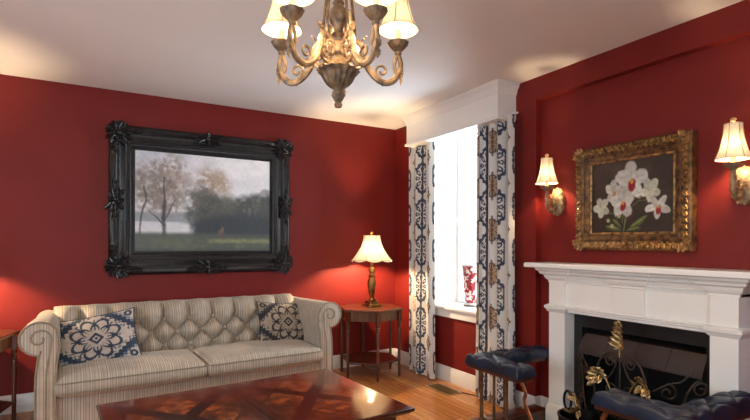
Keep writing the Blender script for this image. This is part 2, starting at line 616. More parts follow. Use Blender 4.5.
b = MB(); base_prof(b, (XL, 0, 0), (0, 0, 0), (0, -1, 0)); struct(b.build('baseboard_back', M_WHITE))
b = MB()
base_prof(b, (0, -.018, 0), (0, RY0, 0), (-1, 0, 0))
base_prof(b, (RD, RY0, 0), (RD, FY + .62, 0), (-1, 0, 0)); base_prof(b, (RD, FY - .62, 0), (RD, RY1, 0), (-1, 0, 0))
base_prof(b, (-.016, RY0, 0), (RD, RY0, 0), (0, -1, 0))
base_prof(b, (0, RY1, 0), (0, YF, 0), (-1, 0, 0))
struct(b.build('baseboard_right', M_WHITE))
b = MB(); base_prof(b, (XL, 0, 0), (XL, YF, 0), (1, 0, 0)); struct(b.build('baseboard_left', M_WHITE))

# window by the curtains
w = bpy.data.objects.new('window_1', None); w.location = (0, (WY0 + WY1) / 2, WZ0); col.objects.link(w); struct(w)
hw, hh = (WY0 - WY1) / 2, WZ1 - WZ0
b = MB()
for s in (1, -1):                                  # panelled reveals
    y0, y1 = sorted((s * hw, s * (hw - .018)))
    b.box(.001, .3, y0, y1, 0, hh)
    for z0, z1 in ((.08, .80), (.90, hh - .08)):
        y2, y3 = sorted((s * (hw - .018), s * (hw - .026)))
        b.box(.02, .05, y2, y3, z0 + .03, z1 - .03); b.box(.25, .28, y2, y3, z0 + .03, z1 - .03)
        b.box(.02, .28, y2, y3, z0, z0 + .03); b.box(.02, .28, y2, y3, z1 - .03, z1)
b.box(.002, .299, -hw + .018, hw - .018, hh - .018, hh - .0005)
b.build('reveal_panelling', M_WHITE, w)
b = MB()
for y0, y1 in ((-hw + .018, -hw + .075), (hw - .075, hw - .018)):
    b.box(.302, .36, y0, y1, .03, hh - .019, .004)
b.box(.294, .356, -hw + .07, hw - .07, .03, .09, .004); b.box(.294, .356, -hw + .07, hw - .07, hh - .08, hh - .02, .004)
b.build('sash_frame', M_WHITE, w)
b = MB(); b.box(.322, .326, -hw + .07, hw - .07, .08, hh - .07); b.build('pane', M_GLASS, w, smooth=0)
b = MB()
b.loft([[(-.05, y, .0), (-.056, y, .006), (-.056, y, .022), (-.05, y, .028), (.36, y, .028), (.36, y, -.002), (-.02, y, -.002)] for y in (-hw - .06, hw + .06)][:2])
b.box(-.024, -.001, -hw - .04, hw + .04, -.075, 0)
b.build('window_sill', M_WHITE, w)
# the windows behind the camera
for i, (cx, cy, ax, wd) in enumerate(((XL, -2.9, 0, 1.3), (XL, -5.0, 0, 1.3), (-3.2, YF, 1, 2.2))):
    o = bpy.data.objects.new('window_%d' % (i + 2), None); o.location = (cx, cy, .7); col.objects.link(o); struct(o)
    b = MB(); t = .06
    def bx(mb, u0, u1, z0, z1, d0=-.2, d1=-.14):
        if ax == 0: mb.box(d0, d1, u0, u1, z0, z1)
        else: mb.box(u0, u1, d0, d1, z0, z1)
    h = wd / 2
    bx(b, -h, -h + t, 0, 1.6); bx(b, h - t, h, 0, 1.6); bx(b, -h, h, 0, t); bx(b, -h, h, 1.6 - t, 1.6); bx(b, -h, h, .78, .82); bx(b, -.02, .02, 0, 1.6)
    b.build('window_frame', M_WHITE, o)
    b = MB(); bx(b, -h, h, 0, 1.6, -.172, -.168); b.build('pane', M_GLASS, o, smooth=0)

# ------------------------------------------------------------------ window pelmet
pel = empty('window_pelmet', (0, -1.18, 2.3), 'white boxed pelmet with crown moulding over the curtained window', 'pelmet')
b = MB()
P0, P1, PX = -.635, .655, -.20
b.box(PX, PX + .02, P0, P1, .02, .30); b.box(PX + .02, -.001, P1 - .02, P1, .02, .30); b.box(PX + .02, -.001, P0, P0 + .02, .02, .30)
b.box(PX + .02, -.001, P0 + .02, P1 - .02, .22, .24)
b.build('board', M_WHITE, pel)


def mould3(mb, xb, xf, y0, y1, prof, sgn=-1):
    """moulding wrapped round front and both ends; prof = (projection, z)"""
    rings = [[(xb, y0 - p, z), (xf + sgn * p, y0 - p, z), (xf + sgn * p, y1 + p, z), (xb, y1 + p, z)] for p, z in prof]
    mb.loft(rings)


b = MB()
mould3(b, -.001, PX, P0, P1, [(.0, .205), (.005, .208), (.005, .22), (.010, .228), (.014, .244), (.022, .262), (.032, .272), (.034, .276), (.034, .286), (.040, .290), (.040, .299), (0, .2995)])
b.build('crown_moulding', M_WHITE, pel)
b = MB()
mould3(b, -.02, PX, P0, P1, [(0, .0), (.012, .0), (.014, .006), (.014, .018), (.008, .026), (0, .03)])
b.build('bead_moulding', M_WHITE, pel)


# ------------------------------------------------------------------ curtains (patterned cloth)
def ogee(dx, dz, a, c, n=6):
    r = np.sqrt((dx / a) ** 2 + (dz / c) ** 2)
    th = np.arctan2(dx / a, dz / c)
    return r / (1 + .07 * np.cos(n * th) + .08 * np.cos(2 * th) + .05 * np.cos(16 * th)), th


def medallion(dx, dz, a, c):
    """lace-like ogee medallion: 1 where ink is"""
    q, th = ogee(dx, dz, a, c)
    ink = ((q > .80) & (q < 1)) | ((q > .26) & (q < .72) & (np.cos(8 * th) > -.45) & ~((q > .42) & (q < .58) & (np.cos(8 * th) > .75))) | (q < .17) | ((q > .72) & (q < .80) & (np.cos(16 * th) > .2))
    ink |= (np.abs(dx) < .010) & (np.abs(dz) < c * 1.3)
    return ink | ((np.abs(dz) < .008) & (np.abs(dx) < a * 1.35) & (np.abs(dx) > a))


def rosette(dx, dz, a, c):
    q, th = ogee(dx, dz, a, c, 8)
    return ((q > .84) & (q < 1)) | ((q > .3) & (q < .84) & (np.abs(np.cos(4 * th)) < .3)) | (q < .2) | ((np.abs(dx) < .007) & (np.abs(dz) < c * 1.3))


def cloth_pattern(s, z, off):
    C = np.ones(s.shape + (3,)) * np.array((214, 211, 206)) / 255
    per, cols = .36, .165
    ci = np.floor((s - off) / cols + .5)
    dx = s - off - ci * cols
    navy = (ci.astype(int) % 2 == 0)
    zz = np.where(navy, z - .17, z - .17 - per / 2)
    dz = zz - np.round(zz / per) * per
    i1 = medallion(dx, dz, .096, .145) & navy
    i2 = rosette(dx, dz, .064, .09) & ~navy
    n = fbm(s * 40, z * 40, 3)
    halo = (np.sqrt((dx / .06) ** 2 + (dz / .08) ** 2) < .95) & ~navy
    C = mixc(C, (170, 142, 112), halo * .9)
    C = mixc(C, (32, 40, 62), i1 * (.72 + .28 * n))
    C = mixc(C, (84, 62, 50), i2 * (.7 + .3 * n))
    return lin_np(C)


M_CLOTH = attr_mat('printed_linen', .85, .25, 240, sheen=.1, trans=.12)


def curtain(y0, y1, nf, off, phase, label, bottom, splay):
    root = empty('curtain', (-.11, (y0 + y1) / 2, 0), label, 'curtain', 'patterned curtains at the window')
    n, m = 210, 640
    u = np.linspace(0, 1, n)[None, :] * np.ones((m, 1)); zt = np.linspace(0, 1, m)[:, None] * np.ones((1, n))
    W = y1 - y0
    z = bottom + (2.33 - bottom) * zt
    am = (.030 - .010 * (1 - zt) ** 2) * np.ones_like(u)
    ph = 2 * PI * nf * u + phase + .25 * np.sin(2.3 * zt + 5 * u)
    x = am * np.sin(ph) + .012 * np.sin(2.2 * ph + 1.0)
    yy = (u - .5) * W * (1 + splay * (1 - zt)) + .018 * np.sin(2 * ph) * (1 - abs(2 * u - 1))
    P = np.stack([x, yy, z], -1)
    ds = np.sqrt(np.diff(x[m // 2]) ** 2 + np.diff(yy[m // 2]) ** 2)
    s = np.concatenate([[0], np.cumsum(ds)])
    off = s[-1] * off
    pat = cloth_pattern(s[None, :] * np.ones((m, 1)), z, off)
    b = MB(); b.grid(P)
    o = b.build('fabric', M_CLOTH, root, smooth=180, pattern=pat.reshape(-1, 3))
    sd = o.modifiers.new('thickness', 'SOLIDIFY'); sd.thickness = .004; sd.offset = 0
    # gathered heading tape with hooks along the top, behind the pelmet
    b = MB()
    for k in range(nf * 2):
        yk = (-.5 + (k + .5) / (nf * 2)) * W
        b.tube([(0, yk, 2.29), (.02, yk, 2.345), (.035, yk, 2.345)], .003, 6)
    b.tube([(.03, -W / 2 - .01, 2.345), (.03, W / 2 + .01, 2.345)], .008, 8)
    b.build('curtain_track', M_WHITE, root)
    return root


curtain(-.872, -.462, 2, .5, PI, 'cream curtain with navy medallions, left of the bright window', .012, .04)
curtain(-1.90, -1.475, 4, .75, PI, 'cream curtain with navy and tan medallions, right of the window by the fender', .012, .05)

# red and white vase on the sill
vase = empty('vase', (.2, -1.045, WZ0 + .028), 'red and white patterned vase on the window sill beside the right curtain', 'vase')
prof = [(.0, 0), (.062, 0), (.066, .012), (.058, .022), (.05, .035), (.055, .06), (.064, .12), (.07, .2), (.075, .28), (.08, .34), (.088, .375), (.1, .39), (.102, .398), (.094, .4), (.08, .38), (.06, .3), (0.0, .25)]
zs = []
pp = []
for (r0, z0), (r1, z1) in zip(prof, prof[1:]):
    k = max(1, int(math.hypot(r1 - r0, z1 - z0) / .006))
    pp += [(r0 + (r1 - r0) * i / k, z0 + (z1 - z0) * i / k) for i in range(k)]
pp.append(prof[-1])
b = MB(); nv = 96; b.lathe([(max(r, 1e-4), z) for r, z in pp], nv, caps=False)
V = np.array(b.v); th = np.arctan2(V[:, 1], V[:, 0]) * .07
C = np.ones((len(V), 3)) * np.array((230, 214, 208)) / 255
q = fbm(th * 42 + 9, V[:, 2] * 42, 5, 3)
C = mixc(C, (150, 30, 38), ((q > .47) * 1.0))
rim = (V[:, 2] < .03) | (V[:, 2] > .385)
C = mixc(C, (206, 200, 196), rim * 1.0)
b.build('body', attr_mat('glazed_porcelain', .15, 0, 50, coat=.5), vase, smooth=60, pattern=lin_np(C))
b = MB(); b.lathe([(.066, .002), (.071, .004), (.071, .012), (.066, .014)], 32, caps=False); b.build('foot_ring', M_BRASS, vase)

# ------------------------------------------------------------------ floor register
reg = empty('floor_register', (-.213, -1.15, 0), 'brass floor register set in the boards below the window', 'floor vent')
b = MB(); b.rects(-.08, .08, -.172, .172, [(0, .0005), (0, .004), (-.01, .006)]); b.build('plate', M_VENT, reg)
b = MB()
for k in range(19):
    y = -.15 + .30 * k / 18
    b.box(-.062, .062, y - .004, y + .004, .006, .009)
b.build('louver', mat('register_slats', (120, 98, 60), .45, .6), reg)
b = MB(); b.tube([(.085, -.16, .004), (.12, -.28, .004), (.14, -.42, .004), (.16, -.55, .004)], .004, 6)
cord = tag(b.build('electric_cord', mat('brown_cord', (60, 42, 30), .6)), 'thin dark cord on the floor from the register towards the right curtain', 'cord')
cord.location = (-.213, -1.15, 0)


# ------------------------------------------------------------------ pictures
def frame_sweep(mb, w, h, prof):
    """mitred frame in local x (right), z (up), y = -depth; prof = (inset, depth)"""
    rings = []
    for ins, dp in prof:
        x, z = w / 2 - ins, h / 2 - ins
        rings.append([(-x, -dp, -z), (x, -dp, -z), (x, -dp, z), (-x, -dp, z)])
    mb.loft(rings, caps=False, loop=True)


def picture_grid(name, w, h, n, m, rgb, material, parent, dp):
    u = np.linspace(0, 1, n)[None, :] * np.ones((m, 1)); v = np.linspace(0, 1, m)[:, None] * np.ones((1, n))
    P = np.stack([(u - .5) * w, -dp * np.ones_like(u), (.5 - v) * h], -1)
    b = MB(); b.grid(P)
    return b.build(name, material, parent, smooth=0, pattern=lin_np(rgb(u, v)).reshape(-1, 3))


def landscape(u, v):
    U, Vv = u * 1.35, v
    n1, n2, n3 = fbm(U * 7, Vv * 7, 1), fbm(U * 18, Vv * 18, 2), fbm(U * 40, Vv * 40, 9)
    C = np.ones(u.shape + (3,)) * np.array((196, 198, 203)) / 255
    C = mixc(C, (216, 215, 215), sstep(.2, .8, u) * sstep(.5, .0, v) * .8)
    C = mixc(C, (168, 176, 190), sstep(.6, .0, u) * sstep(.35, .0, v) * .6)
    C = mixc(C, (196, 196, 198), sstep(.45, .7, v) * .6)
    C = C * (.92 + .16 * n1[..., None])
    # far bank and water
    C = mixc(C, (120, 128, 136), sstep(.60, .64, v + .03 * n1) * sstep(.74, .68, v) * .8)
    C = mixc(C, (188, 190, 196), sstep(.69, .71, v) * sstep(.8, .77, v) * sstep(.36, .28, u) * .9)
    # russet airy crowns
    def crown(cx, cy, rx, ry, colr, dens, seed):
        r = np.sqrt(((u - cx) / rx) ** 2 + ((v - cy) / ry) ** 2)
        k = fbm(U * 12, Vv * 12, seed) * .6 + fbm(U * 34, Vv * 34, seed + 3) * .6
        return colr, np.clip(sstep(1.1, .2, r) * sstep(.38, .78, k) * dens * 1.3, 0, 1)
    for a in ((.2, .28, .22, .36, (120, 112, 106), .95, 11), (.12, .42, .17, .3, (122, 114, 108), .8, 12), (.27, .2, .14, .2, (140, 128, 118), .8, 13), (.24, .5, .12, .2, (124, 114, 106), .7, 19),
              (.03, .35, .06, .3, (112, 106, 100), .7, 14), (.52, .34, .17, .27, (142, 124, 110), .9, 15), (.44, .48, .16, .22, (104, 102, 96), .9, 16), (.6, .3, .12, .2, (154, 136, 118), .75, 18)):
        c, w = crown(*a); C = mixc(C, c, w)
    # dark mass of trees on the right
    top = .40 + .07 * np.sin(u * 9 + 1) * sstep(.9, .5, u) - .06 * sstep(.6, 1.0, u) + .22 * sstep(.56, .36, u) + .10 * (n2 - .5)
    w = sstep(-.03, .09, v - top) * sstep(.36, .44, u + .05 * (n2 - .5))
    C = mixc(C, (62, 68, 68), np.clip(w, 0, 1) * .94)
    C = mixc(C, (98, 104, 92), np.clip(w * sstep(.5, .75, n2) * sstep(.7, .45, v), 0, 1) * .7)
    C = mixc(C, (44, 52, 62), np.clip(w * sstep(.52, .74, v) * (1 - .5 * n1), 0, 1) * .85)
    C = mixc(C, (132, 128, 122), np.clip(sstep(.62, .75, fbm(U * 16, Vv * 9, 31)) * w * sstep(.7, .5, v), 0, 1) * .45)
    # trunks
    def line(pts, wd, c, s=.85):
        nonlocal C
        for (x0, y0), (x1, y1) in zip(pts, pts[1:]):
            uu = u + .012 * (fbm(U * 9, Vv * 9, 71) - .5) * 2
            t = np.clip(((u - x0) * (x1 - x0) * 1.8 + (v - y0) * (y1 - y0)) / ((x1 - x0) ** 2 * 1.8 + (y1 - y0) ** 2), 0, 1)
            d = np.sqrt(((uu - x0 - t * (x1 - x0)) * 1.35) ** 2 + (v - y0 - t * (y1 - y0)) ** 2)
            C = mixc(C, c, sstep(wd * 1.1, wd * .2, d) * s * (.6 + .5 * n3))
    tk = (62, 60, 62)
    line([(.195, .87), (.19, .66), (.2, .5)], .026, tk, 1.0); line([(.2, .52), (.195, .26)], .012, tk)
    line([(.195, .74), (.15, .66), (.1, .6)], .010, tk); line([(.195, .7), (.24, .58), (.27, .48)], .010, tk)
    line([(.03, .82), (.04, .66), (.075, .5), (.06, .36)], .014, tk); line([(.2, .46), (.16, .34)], .006, tk, .6); line([(.2, .4), (.24, .28)], .006, tk, .6)
    for x in (.5, .56, .68, .8, .88):
        line([(x, .86), (x + .015, .72), (x - .02, .58)], .008, (46, 50, 56), .5)
    line([(.5, .6), (.53, .4)], .006, tk, .6)
    # meadow
    C = mixc(C, (74, 82, 76), sstep(.78, .84, v + .03 * (n1 - .5)) * .95)
    C = mixc(C, (94, 100, 80), sstep(.82, .9, v) * sstep(.35, .7, n2) * .7)
    C = mixc(C, (150, 152, 100), sstep(.04, .0, np.abs(v - .885 - .02 * (n1 - .5))) * sstep(.45, .62, u) * .75 * (.4 + .6 * n3))
    C = mixc(C, (58, 62, 64), sstep(.94, 1.0, v) * .6)
    # small figures
    for a in ((.5, .5, .14, .2, (84, 84, 78), .9, 22), (.64, .5, .14, .14, (92, 90, 82), .7, 23), (.4, .62, .08, .16, (84, 86, 84), .8, 24)):
        c, w2 = crown(*a); C = mixc(C, c, w2)
    for x, y, c in ((.60, .80, (104, 84, 76)), (.62, .77, (110, 94, 88)), (.625, .82, (92, 76, 72))):
        C = mixc(C, c, (((u - x) / .011) ** 2 + ((v - y) / .035) ** 2 < 1) * .8)
    return C * (1.12 + .1 * n3[..., None])


def carving(mb, cx, cz, r, dp, seed, sx=1.0, sz=1.0, n=9):
    """cluster of acanthus leaves, scrolls and berries, standing off the frame face"""
    q = random.Random(seed)
    for ring, (k, rr, ln) in enumerate(((n, .5, .62), (n - 2, .22, .5))):
        for i in range(k):
            a = 2 * PI * (i + .4 * ring) / k + q.uniform(-.15, .15)
            d = (math.cos(a) * sx, q.uniform(-.25, .1), math.sin(a) * sz)
            mb.leaf((cx + math.cos(a) * r * rr * .35 * sx, -dp - .004 - .008 * ring, cz + math.sin(a) * r * rr * .35 * sz), d, (0, -1, 0),
                    r * ln * (sx if abs(d[0]) > abs(d[2]) else sz) * q.uniform(.85, 1.15), r * .32, q.uniform(.05, .22), .34)
    for i in range(5):
        a = 2 * PI * i / 5 + .3
        sp = spiral(cx + math.cos(a) * r * .62 * sx, cz + math.sin(a) * r * .62 * sz, r * .17, r * .04, a + 2, 1.2, 12)
        mb.tube([(x, -dp - .012, z) for x, z in sp], r * .045, 6)
    mb.ball((cx, -dp - .022, cz), r * .16, r * .14, r * .16, 10, 6)


def build_picture_landscape():
    W, Hh = 1.60, 1.285
    root = empty('framed_landscape_painting', (-2.053, -.004, 1.677), 'large landscape painting of misty trees in a black carved frame above the sofa', 'painting')
    fr = MB()
    frame_sweep(fr, W - .02, Hh - .02, [(0, 0), (0, .03), (.008, .05), (.022, .06), (.04, .058), (.052, .05), (.06, .036), (.075, .03), (.095, .034), (.115, .044), (.125, .046), (.132, .038),
                            (.14, .038), (.148, .03), (.165, .03), (.172, .036), (.18, .034), (.186, .02), (.2, .018), (.2, 0)])
    f = fr.build('frame', M_BLACKFRAME, root, smooth=50)
    # carved corners, centre cartouches, beading
    cw, ch = W / 2 - .05, Hh / 2 - .05
    k = 0
    for sx in (1, -1):
        for sz in (1, -1):
            mb = MB(); carving(mb, sx * (cw - .035), sz * (ch - .035), .14, .045, k, n=14); k += 1
            for t in range(3):
                mb.leaf((sx * (cw - .1 - .035 * t), -.05, sz * ch), (-sx, -.1, rnd.uniform(-.2, .2)), (0, -1, 0), .075 - .01 * t, .05, .2)
                mb.leaf((sx * cw, -.05, sz * (ch - .1 - .035 * t)), (rnd.uniform(-.2, .2), -.1, -sz), (0, -1, 0), .075 - .01 * t, .05, .2)
            mb.build('corner_carving', M_BLACKFRAME, f)
    for sz in (1, -1):
        mb = MB(); carving(mb, 0, sz * (ch - .012), .12, .045, k, 1.35, .72); k += 1
        for sx in (1, -1):
            for t in range(2): mb.leaf((sx * (.08 + .04 * t), -.05, sz * ch), (sx, -.1, 0), (0, -1, 0), .07, .045, .2)
        mb.build('centre_carving', M_BLACKFRAME, f)
    for sx in (1, -1):
        mb = MB(); carving(mb, sx * (cw - .012), 0, .12, .045, k, .72, 1.35); k += 1
        for sz in (1, -1):
            for t in range(2): mb.leaf((sx * cw, -.05, sz * (.08 + .04 * t)), (0, -.1, sz), (0, -1, 0), .07, .045, .2)
        mb.build('centre_carving', M_BLACKFRAME, f)
    mb = MB()
    x, z = W / 2 - .155, Hh / 2 - .155
    for i in range(90):
        t = -x + 2 * x * i / 89
        for s in (1, -1): mb.ball((t, -.033, s * z), .006, .005, .005, 6, 3)
    for i in range(70):
        t = -z + 2 * z * i / 69
        for s in (1, -1): mb.ball((s * x, -.033, t), .005, .005, .006, 6, 3)
    mb.build('bead_moulding', M_BLACKFRAME, f)
    picture_grid('canvas', W - .42, Hh - .40, 260, 190, landscape, attr_mat('oil_paint_landscape', .55, .25, 160), root, .016)
    b = MB(); b.box(-W / 2 + .05, W / 2 - .05, -.012, -.0005, -Hh / 2 + .05, Hh / 2 - .05); b.build('backing_board', M_MAHOG, root)
    return root


build_picture_landscape()


def orchids(u, v):
    A = .92 / .66
    n1, n2 = fbm(u * 6, v * 6, 21), fbm(u * 26, v * 26, 22)
    C = np.ones(u.shape + (3,)) * np.array((52, 40, 34)) / 255
    C = mixc(C, (76, 60, 50), sstep(.9, .0, np.sqrt((u - .2) ** 2 + (v - .15) ** 2)) * .9)
    C = C * (.8 + .4 * n1[..., None])
    X = u * A

    def ell(cx, cy, rx, ry, ang, soft=.25):
        dx, dy = X - cx * A, v - cy
        c, s = math.cos(ang), math.sin(ang)
        p, q = dx * c + dy * s, -dx * s + dy * c
        r = np.sqrt((p / rx) ** 2 + (q / ry) ** 2)
        return sstep(1, 1 - soft, r + .15 * (n2 - .5) + .5 * (fbm(u * 13, v * 13, 23, 2) - .5)), r

    def stroke(pts, wd, c):
        nonlocal C
        for (x0, y0), (x1, y1) in zip(pts, pts[1:]):
            ax, bx = x0 * A, x1 * A
            t = np.clip(((X - ax) * (bx - ax) + (v - y0) * (y1 - y0)) / ((bx - ax) ** 2 + (y1 - y0) ** 2 + 1e-9), 0, 1)
            d = np.sqrt((X - ax - t * (bx - ax)) ** 2 + (v - y0 - t * (y1 - y0)) ** 2)
            C = mixc(C, c, sstep(wd, wd * .5, d))
    gr, gl = (74, 84, 46), (138, 148, 86)
    for cx, cy, rx, ry, a in ((.6, .86, .2, .045, -.5), (.28, .93, .16, .04, .2), (.33, .86, .12, .03, .65), (.55, .95, .13, .03, -.15)):
        w, r = ell(cx, cy, rx, ry, a); C = mixc(C, gr, w); w2, _ = ell(cx, cy - .01, rx * .8, ry * .35, a); C = mixc(C, gl, w2 * .7)
    stroke([(.42, .98), (.44, .8), (.47, .62), (.5, .4)], .013, (110, 118, 70)); stroke([(.44, .86), (.5, .66), (.6, .57), (.74, .57)], .009, (104, 104, 66))
    stroke([(.36, .9), (.3, .72), (.22, .72)], .008, (96, 100, 62)); stroke([(.4, .85), (.42, .7)], .01, (96, 108, 60))

    def flower(cx, cy, s, a0, throat=(150, 26, 34), pet=(212, 206, 196), n=5, sq=1.0):
        nonlocal C
        for i in range(n):
            a = a0 + 2 * PI * i / n
            px, py = cx + math.cos(a) * s * .55 / A, cy + math.sin(a) * s * .55 * sq
            w, r = ell(px, py, s * .62, s * .46 * sq, a)
            C = mixc(C, tuple(x * (.86 + .07 * (i % 3)) for x in pet), w)
            w2, _ = ell(px, py, s * .5, s * .06, a, .9); C = mixc(C, tuple(x * .78 for x in pet), w2 * .5)
        if throat:
            w, _ = ell(cx + .01, cy + s * .28, s * .26, s * .38, .3); C = mixc(C, throat, w * .95)
            w, _ = ell(cx + .01, cy + s * .05, s * .13, s * .15, 0); C = mixc(C, (214, 150, 60), w)
    cream = (206, 204, 180)
    flower(.13, .63, .14, .5, None, cream, 5); flower(.29, .42, .15, 1.0, (186, 120, 100), (206, 200, 184), 5)
    flower(.74, .44, .155, .4, None, cream, 5)
    flower(.40, .58, .20, .9); flower(.51, .29, .25, -PI / 2); flower(.82, .66, .18, .4, sq=.75)
    for x, y in ((.22, .82), (.36, .77), (.27, .9)):
        w, _ = ell(x, y, .035, .03, 0); C = mixc(C, (170, 164, 118), w)
    return C * (.86 + .28 * n2[..., None])


def build_picture_orchids():
    W, Hh = .78, .70
    root = empty('framed_orchid_painting', (RD - .004, -2.765, 1.625), 'painting of white orchids on dark brown in a gilt frame above the mantel', 'painting', rz=-PI / 2)
    fr = MB()
    frame_sweep(fr, W, Hh, [(0, 0), (0, .045), (.004, .05), (.016, .06), (.034, .062), (.05, .054), (.058, .046), (.064, .044), (.07, .048), (.082, .045), (.092, .034), (.1, .03), (.106, .03), (.112, .024), (.118, .02), (.118, 0)])
    f = fr.build('frame', M_GILTDARK, root, smooth=40)
    mb = MB()
    q = random.Random(3)
    nx, nz = 22, 17
    for s in (1, -1):
        for i in range(nx):
            t = (-.5 + (i + .5) / nx) * (W - .05)
            sg = 1 if t > 0 else -1
            mb.leaf((t, -.058, s * (Hh / 2 - .05)), (sg * .75, -.1, s * .8), (0, -1, 0), .05, .03, .22, .35, 2)
            mb.ball((t + .012, -.064, s * (Hh / 2 - .022)), .009, .008, .008, 6, 4)
        for i in range(nz):
            t = (-.5 + (i + .5) / nz) * (Hh - .05)
            sg = 1 if t > 0 else -1
            mb.leaf((s * (W / 2 - .05), -.058, t), (s * .8, -.1, sg * .75), (0, -1, 0), .05, .03, .22, .35, 2)
            mb.ball((s * (W / 2 - .022), -.064, t + .012), .009, .008, .008, 6, 4)
    mb.build('carved_border', M_GILT, f)
    for sx in (1, -1):
        for sz in (1, -1):
            mb = MB()
            for k in range(5):
                a = math.atan2(sz, sx) + (k - 2) * .5
                mb.leaf((sx * (W / 2 - .05), -.060, sz * (Hh / 2 - .05)), (math.cos(a), -.1, math.sin(a)), (0, -1, 0), .062, .035, .25)
            mb.build('corner_carving', M_GILT, f)
    mb = MB(); frame_sweep(mb, W - .205, Hh - .205, [(0, .03), (.002, .036), (.008, .038), (.014, .034), (.016, .03)]); mb.build('gilt_slip', M_GILT, f)
    picture_grid('canvas', W - .228, Hh - .228, 210, 150, orchids, attr_mat('oil_paint_orchids', .4, .2, 160), root, .024)
    b = MB(); b.box(-W / 2 + .03, W / 2 - .03, -.02, -.0005, -Hh / 2 + .03, Hh / 2 - .03); b.build('backing_board', M_MAHOG, root)


build_picture_orchids()

# ------------------------------------------------------------------ sofa
SOFA_R = math.radians(2.5)
sofa = empty('tufted_sofa', (-2.27, -.115, 0), 'cream and brown striped sofa with button-tufted back and rolled arms', 'sofa', rz=SOFA_R)
HWS = 1.0          # half width to the arm scroll centre
# tufted back: profile in (y, z), front to back
prof = bez([(-.34, .36), (-.315, .5), (-.285, .64), (-.26, .74), (-.225, .79), (-.165, .812), (-.1, .80), (-.055, .75), (-.045, .68), (-.06, .55), (-.06, .06)], 14)
prof = [(p[0], p[1]) for p in [(v.x, v.y) for v in [Vector((a[0], a[1])) for a in prof]]]
S = [0]
for (a0, c0), (a1, c1) in zip(prof, prof[1:]): S.append(S[-1] + math.hypot(a1 - a0, c1 - c0))
n = 300; X = np.linspace(-.945, .945, n)
sx, sz = .097, .105
s_top = S[min(range(len(prof)), key=lambda i: abs(prof[i][1] - .70) + (9 if prof[i][0] > -.2 else 0))]    # topmost button row
rows = []
buttons = []
P = np.zeros((len(prof), n, 3))
mprof = np.array(prof); t = np.gradient(mprof, axis=0); t /= np.linalg.norm(t, axis=1)[:, None]
nr = np.stack([-t[:, 1], t[:, 0]], 1)      # outward (to the front)
for i, (yy, zz) in enumerate(prof):
    s = S[i]
    k = (s - s_top) / sz
    a = (X / sx + k) / 2 * 1.0; bq = (X / sx - k) / 2
    # lattice of buttons: (X/sx + k) even, k integer
    d = np.abs(np.sin(PI * a) * np.sin(PI * bq))
    puff = np.clip(d, 0, 1) ** .62
    flute = np.abs(np.sin(PI * X / (2 * sx))) ** .6
    w = float(sstep(-.05, .25, np.array(k)))
    puff = puff * (1 - w) + flute * w
    fade = float(sstep(.21, .08, np.array(s - s_top)))     # flutes die away over the top roll
    dep = (.105 * puff - .038) * (1 if k < 0 else fade) + .045 * (0 if k < 0 else (1 - fade))
    if zz < .6 and yy > -.2: dep = np.full(n, .004)
    P[i, :, 0] = X
    P[i, :, 1] = yy + (dep - .02) * nr[i, 0]
    P[i, :, 2] = zz + (dep - .02) * nr[i, 1]
bk = MB(); bk.grid(P)
# close the ends
L_ = len(prof)
bk.f.append(tuple(i * n for i in range(L_))); bk.f.append(tuple(i * n + n - 1 for i in range(L_)))
back = bk.build('backrest', M_STX, sofa, smooth=60)
for r in range(3):
    s = s_top - r * sz
    i = int(np.argmin(np.abs(np.array(S) - s)))
    for c in range(-8, 9):
        if (c + r) % 2: continue
        x = c * sx
        if abs(x) > .88: continue
        yb, zb = prof[i][0] - .016 * nr[i, 0], prof[i][1] - .016 * nr[i, 1]
        mb = MB(); mb.lathe([(.0005, .010), (.006, .0095), (.011, .006), (.012, 0), (.0005, -.004)], 12, axis='Y')
        for q in range(len(mb.v)): mb.v[q] = (mb.v[q][0], -mb.v[q][1], mb.v[q][2])
        mb.build('button', M_STX, back, loc=(x, yb - .002, zb))
# arms: scroll profile in (x outwards, z), extruded front to back
AR, AZ, AO = .104, .715, .012


def arm_profile(yy=-.83):
    t = max(0.0, min(1.0, (-yy - .1) / .72))
    t = t * t * (3 - 2 * t)
    ar, az, ao = .078 + (AR - .078) * t, .728 + (AZ - .728) * t, -.02 + (AO + .02) * t
    pts = [(-.075, .10), (-.075, .45), (-.082, .56), (ao - ar * 1.04, az - .06)]
    for k in range(19):
        a = math.radians(178 - k * 15)
        pts.append((ao + ar * math.cos(a), az + ar * math.sin(a)))
    # tuck under scroll and go down the outside
    pts += [(ao - .01, az - ar * .72), (.018, az - ar * 1.1), (.030, az - .22), (.034, .4), (.034, .10)]
    return pts


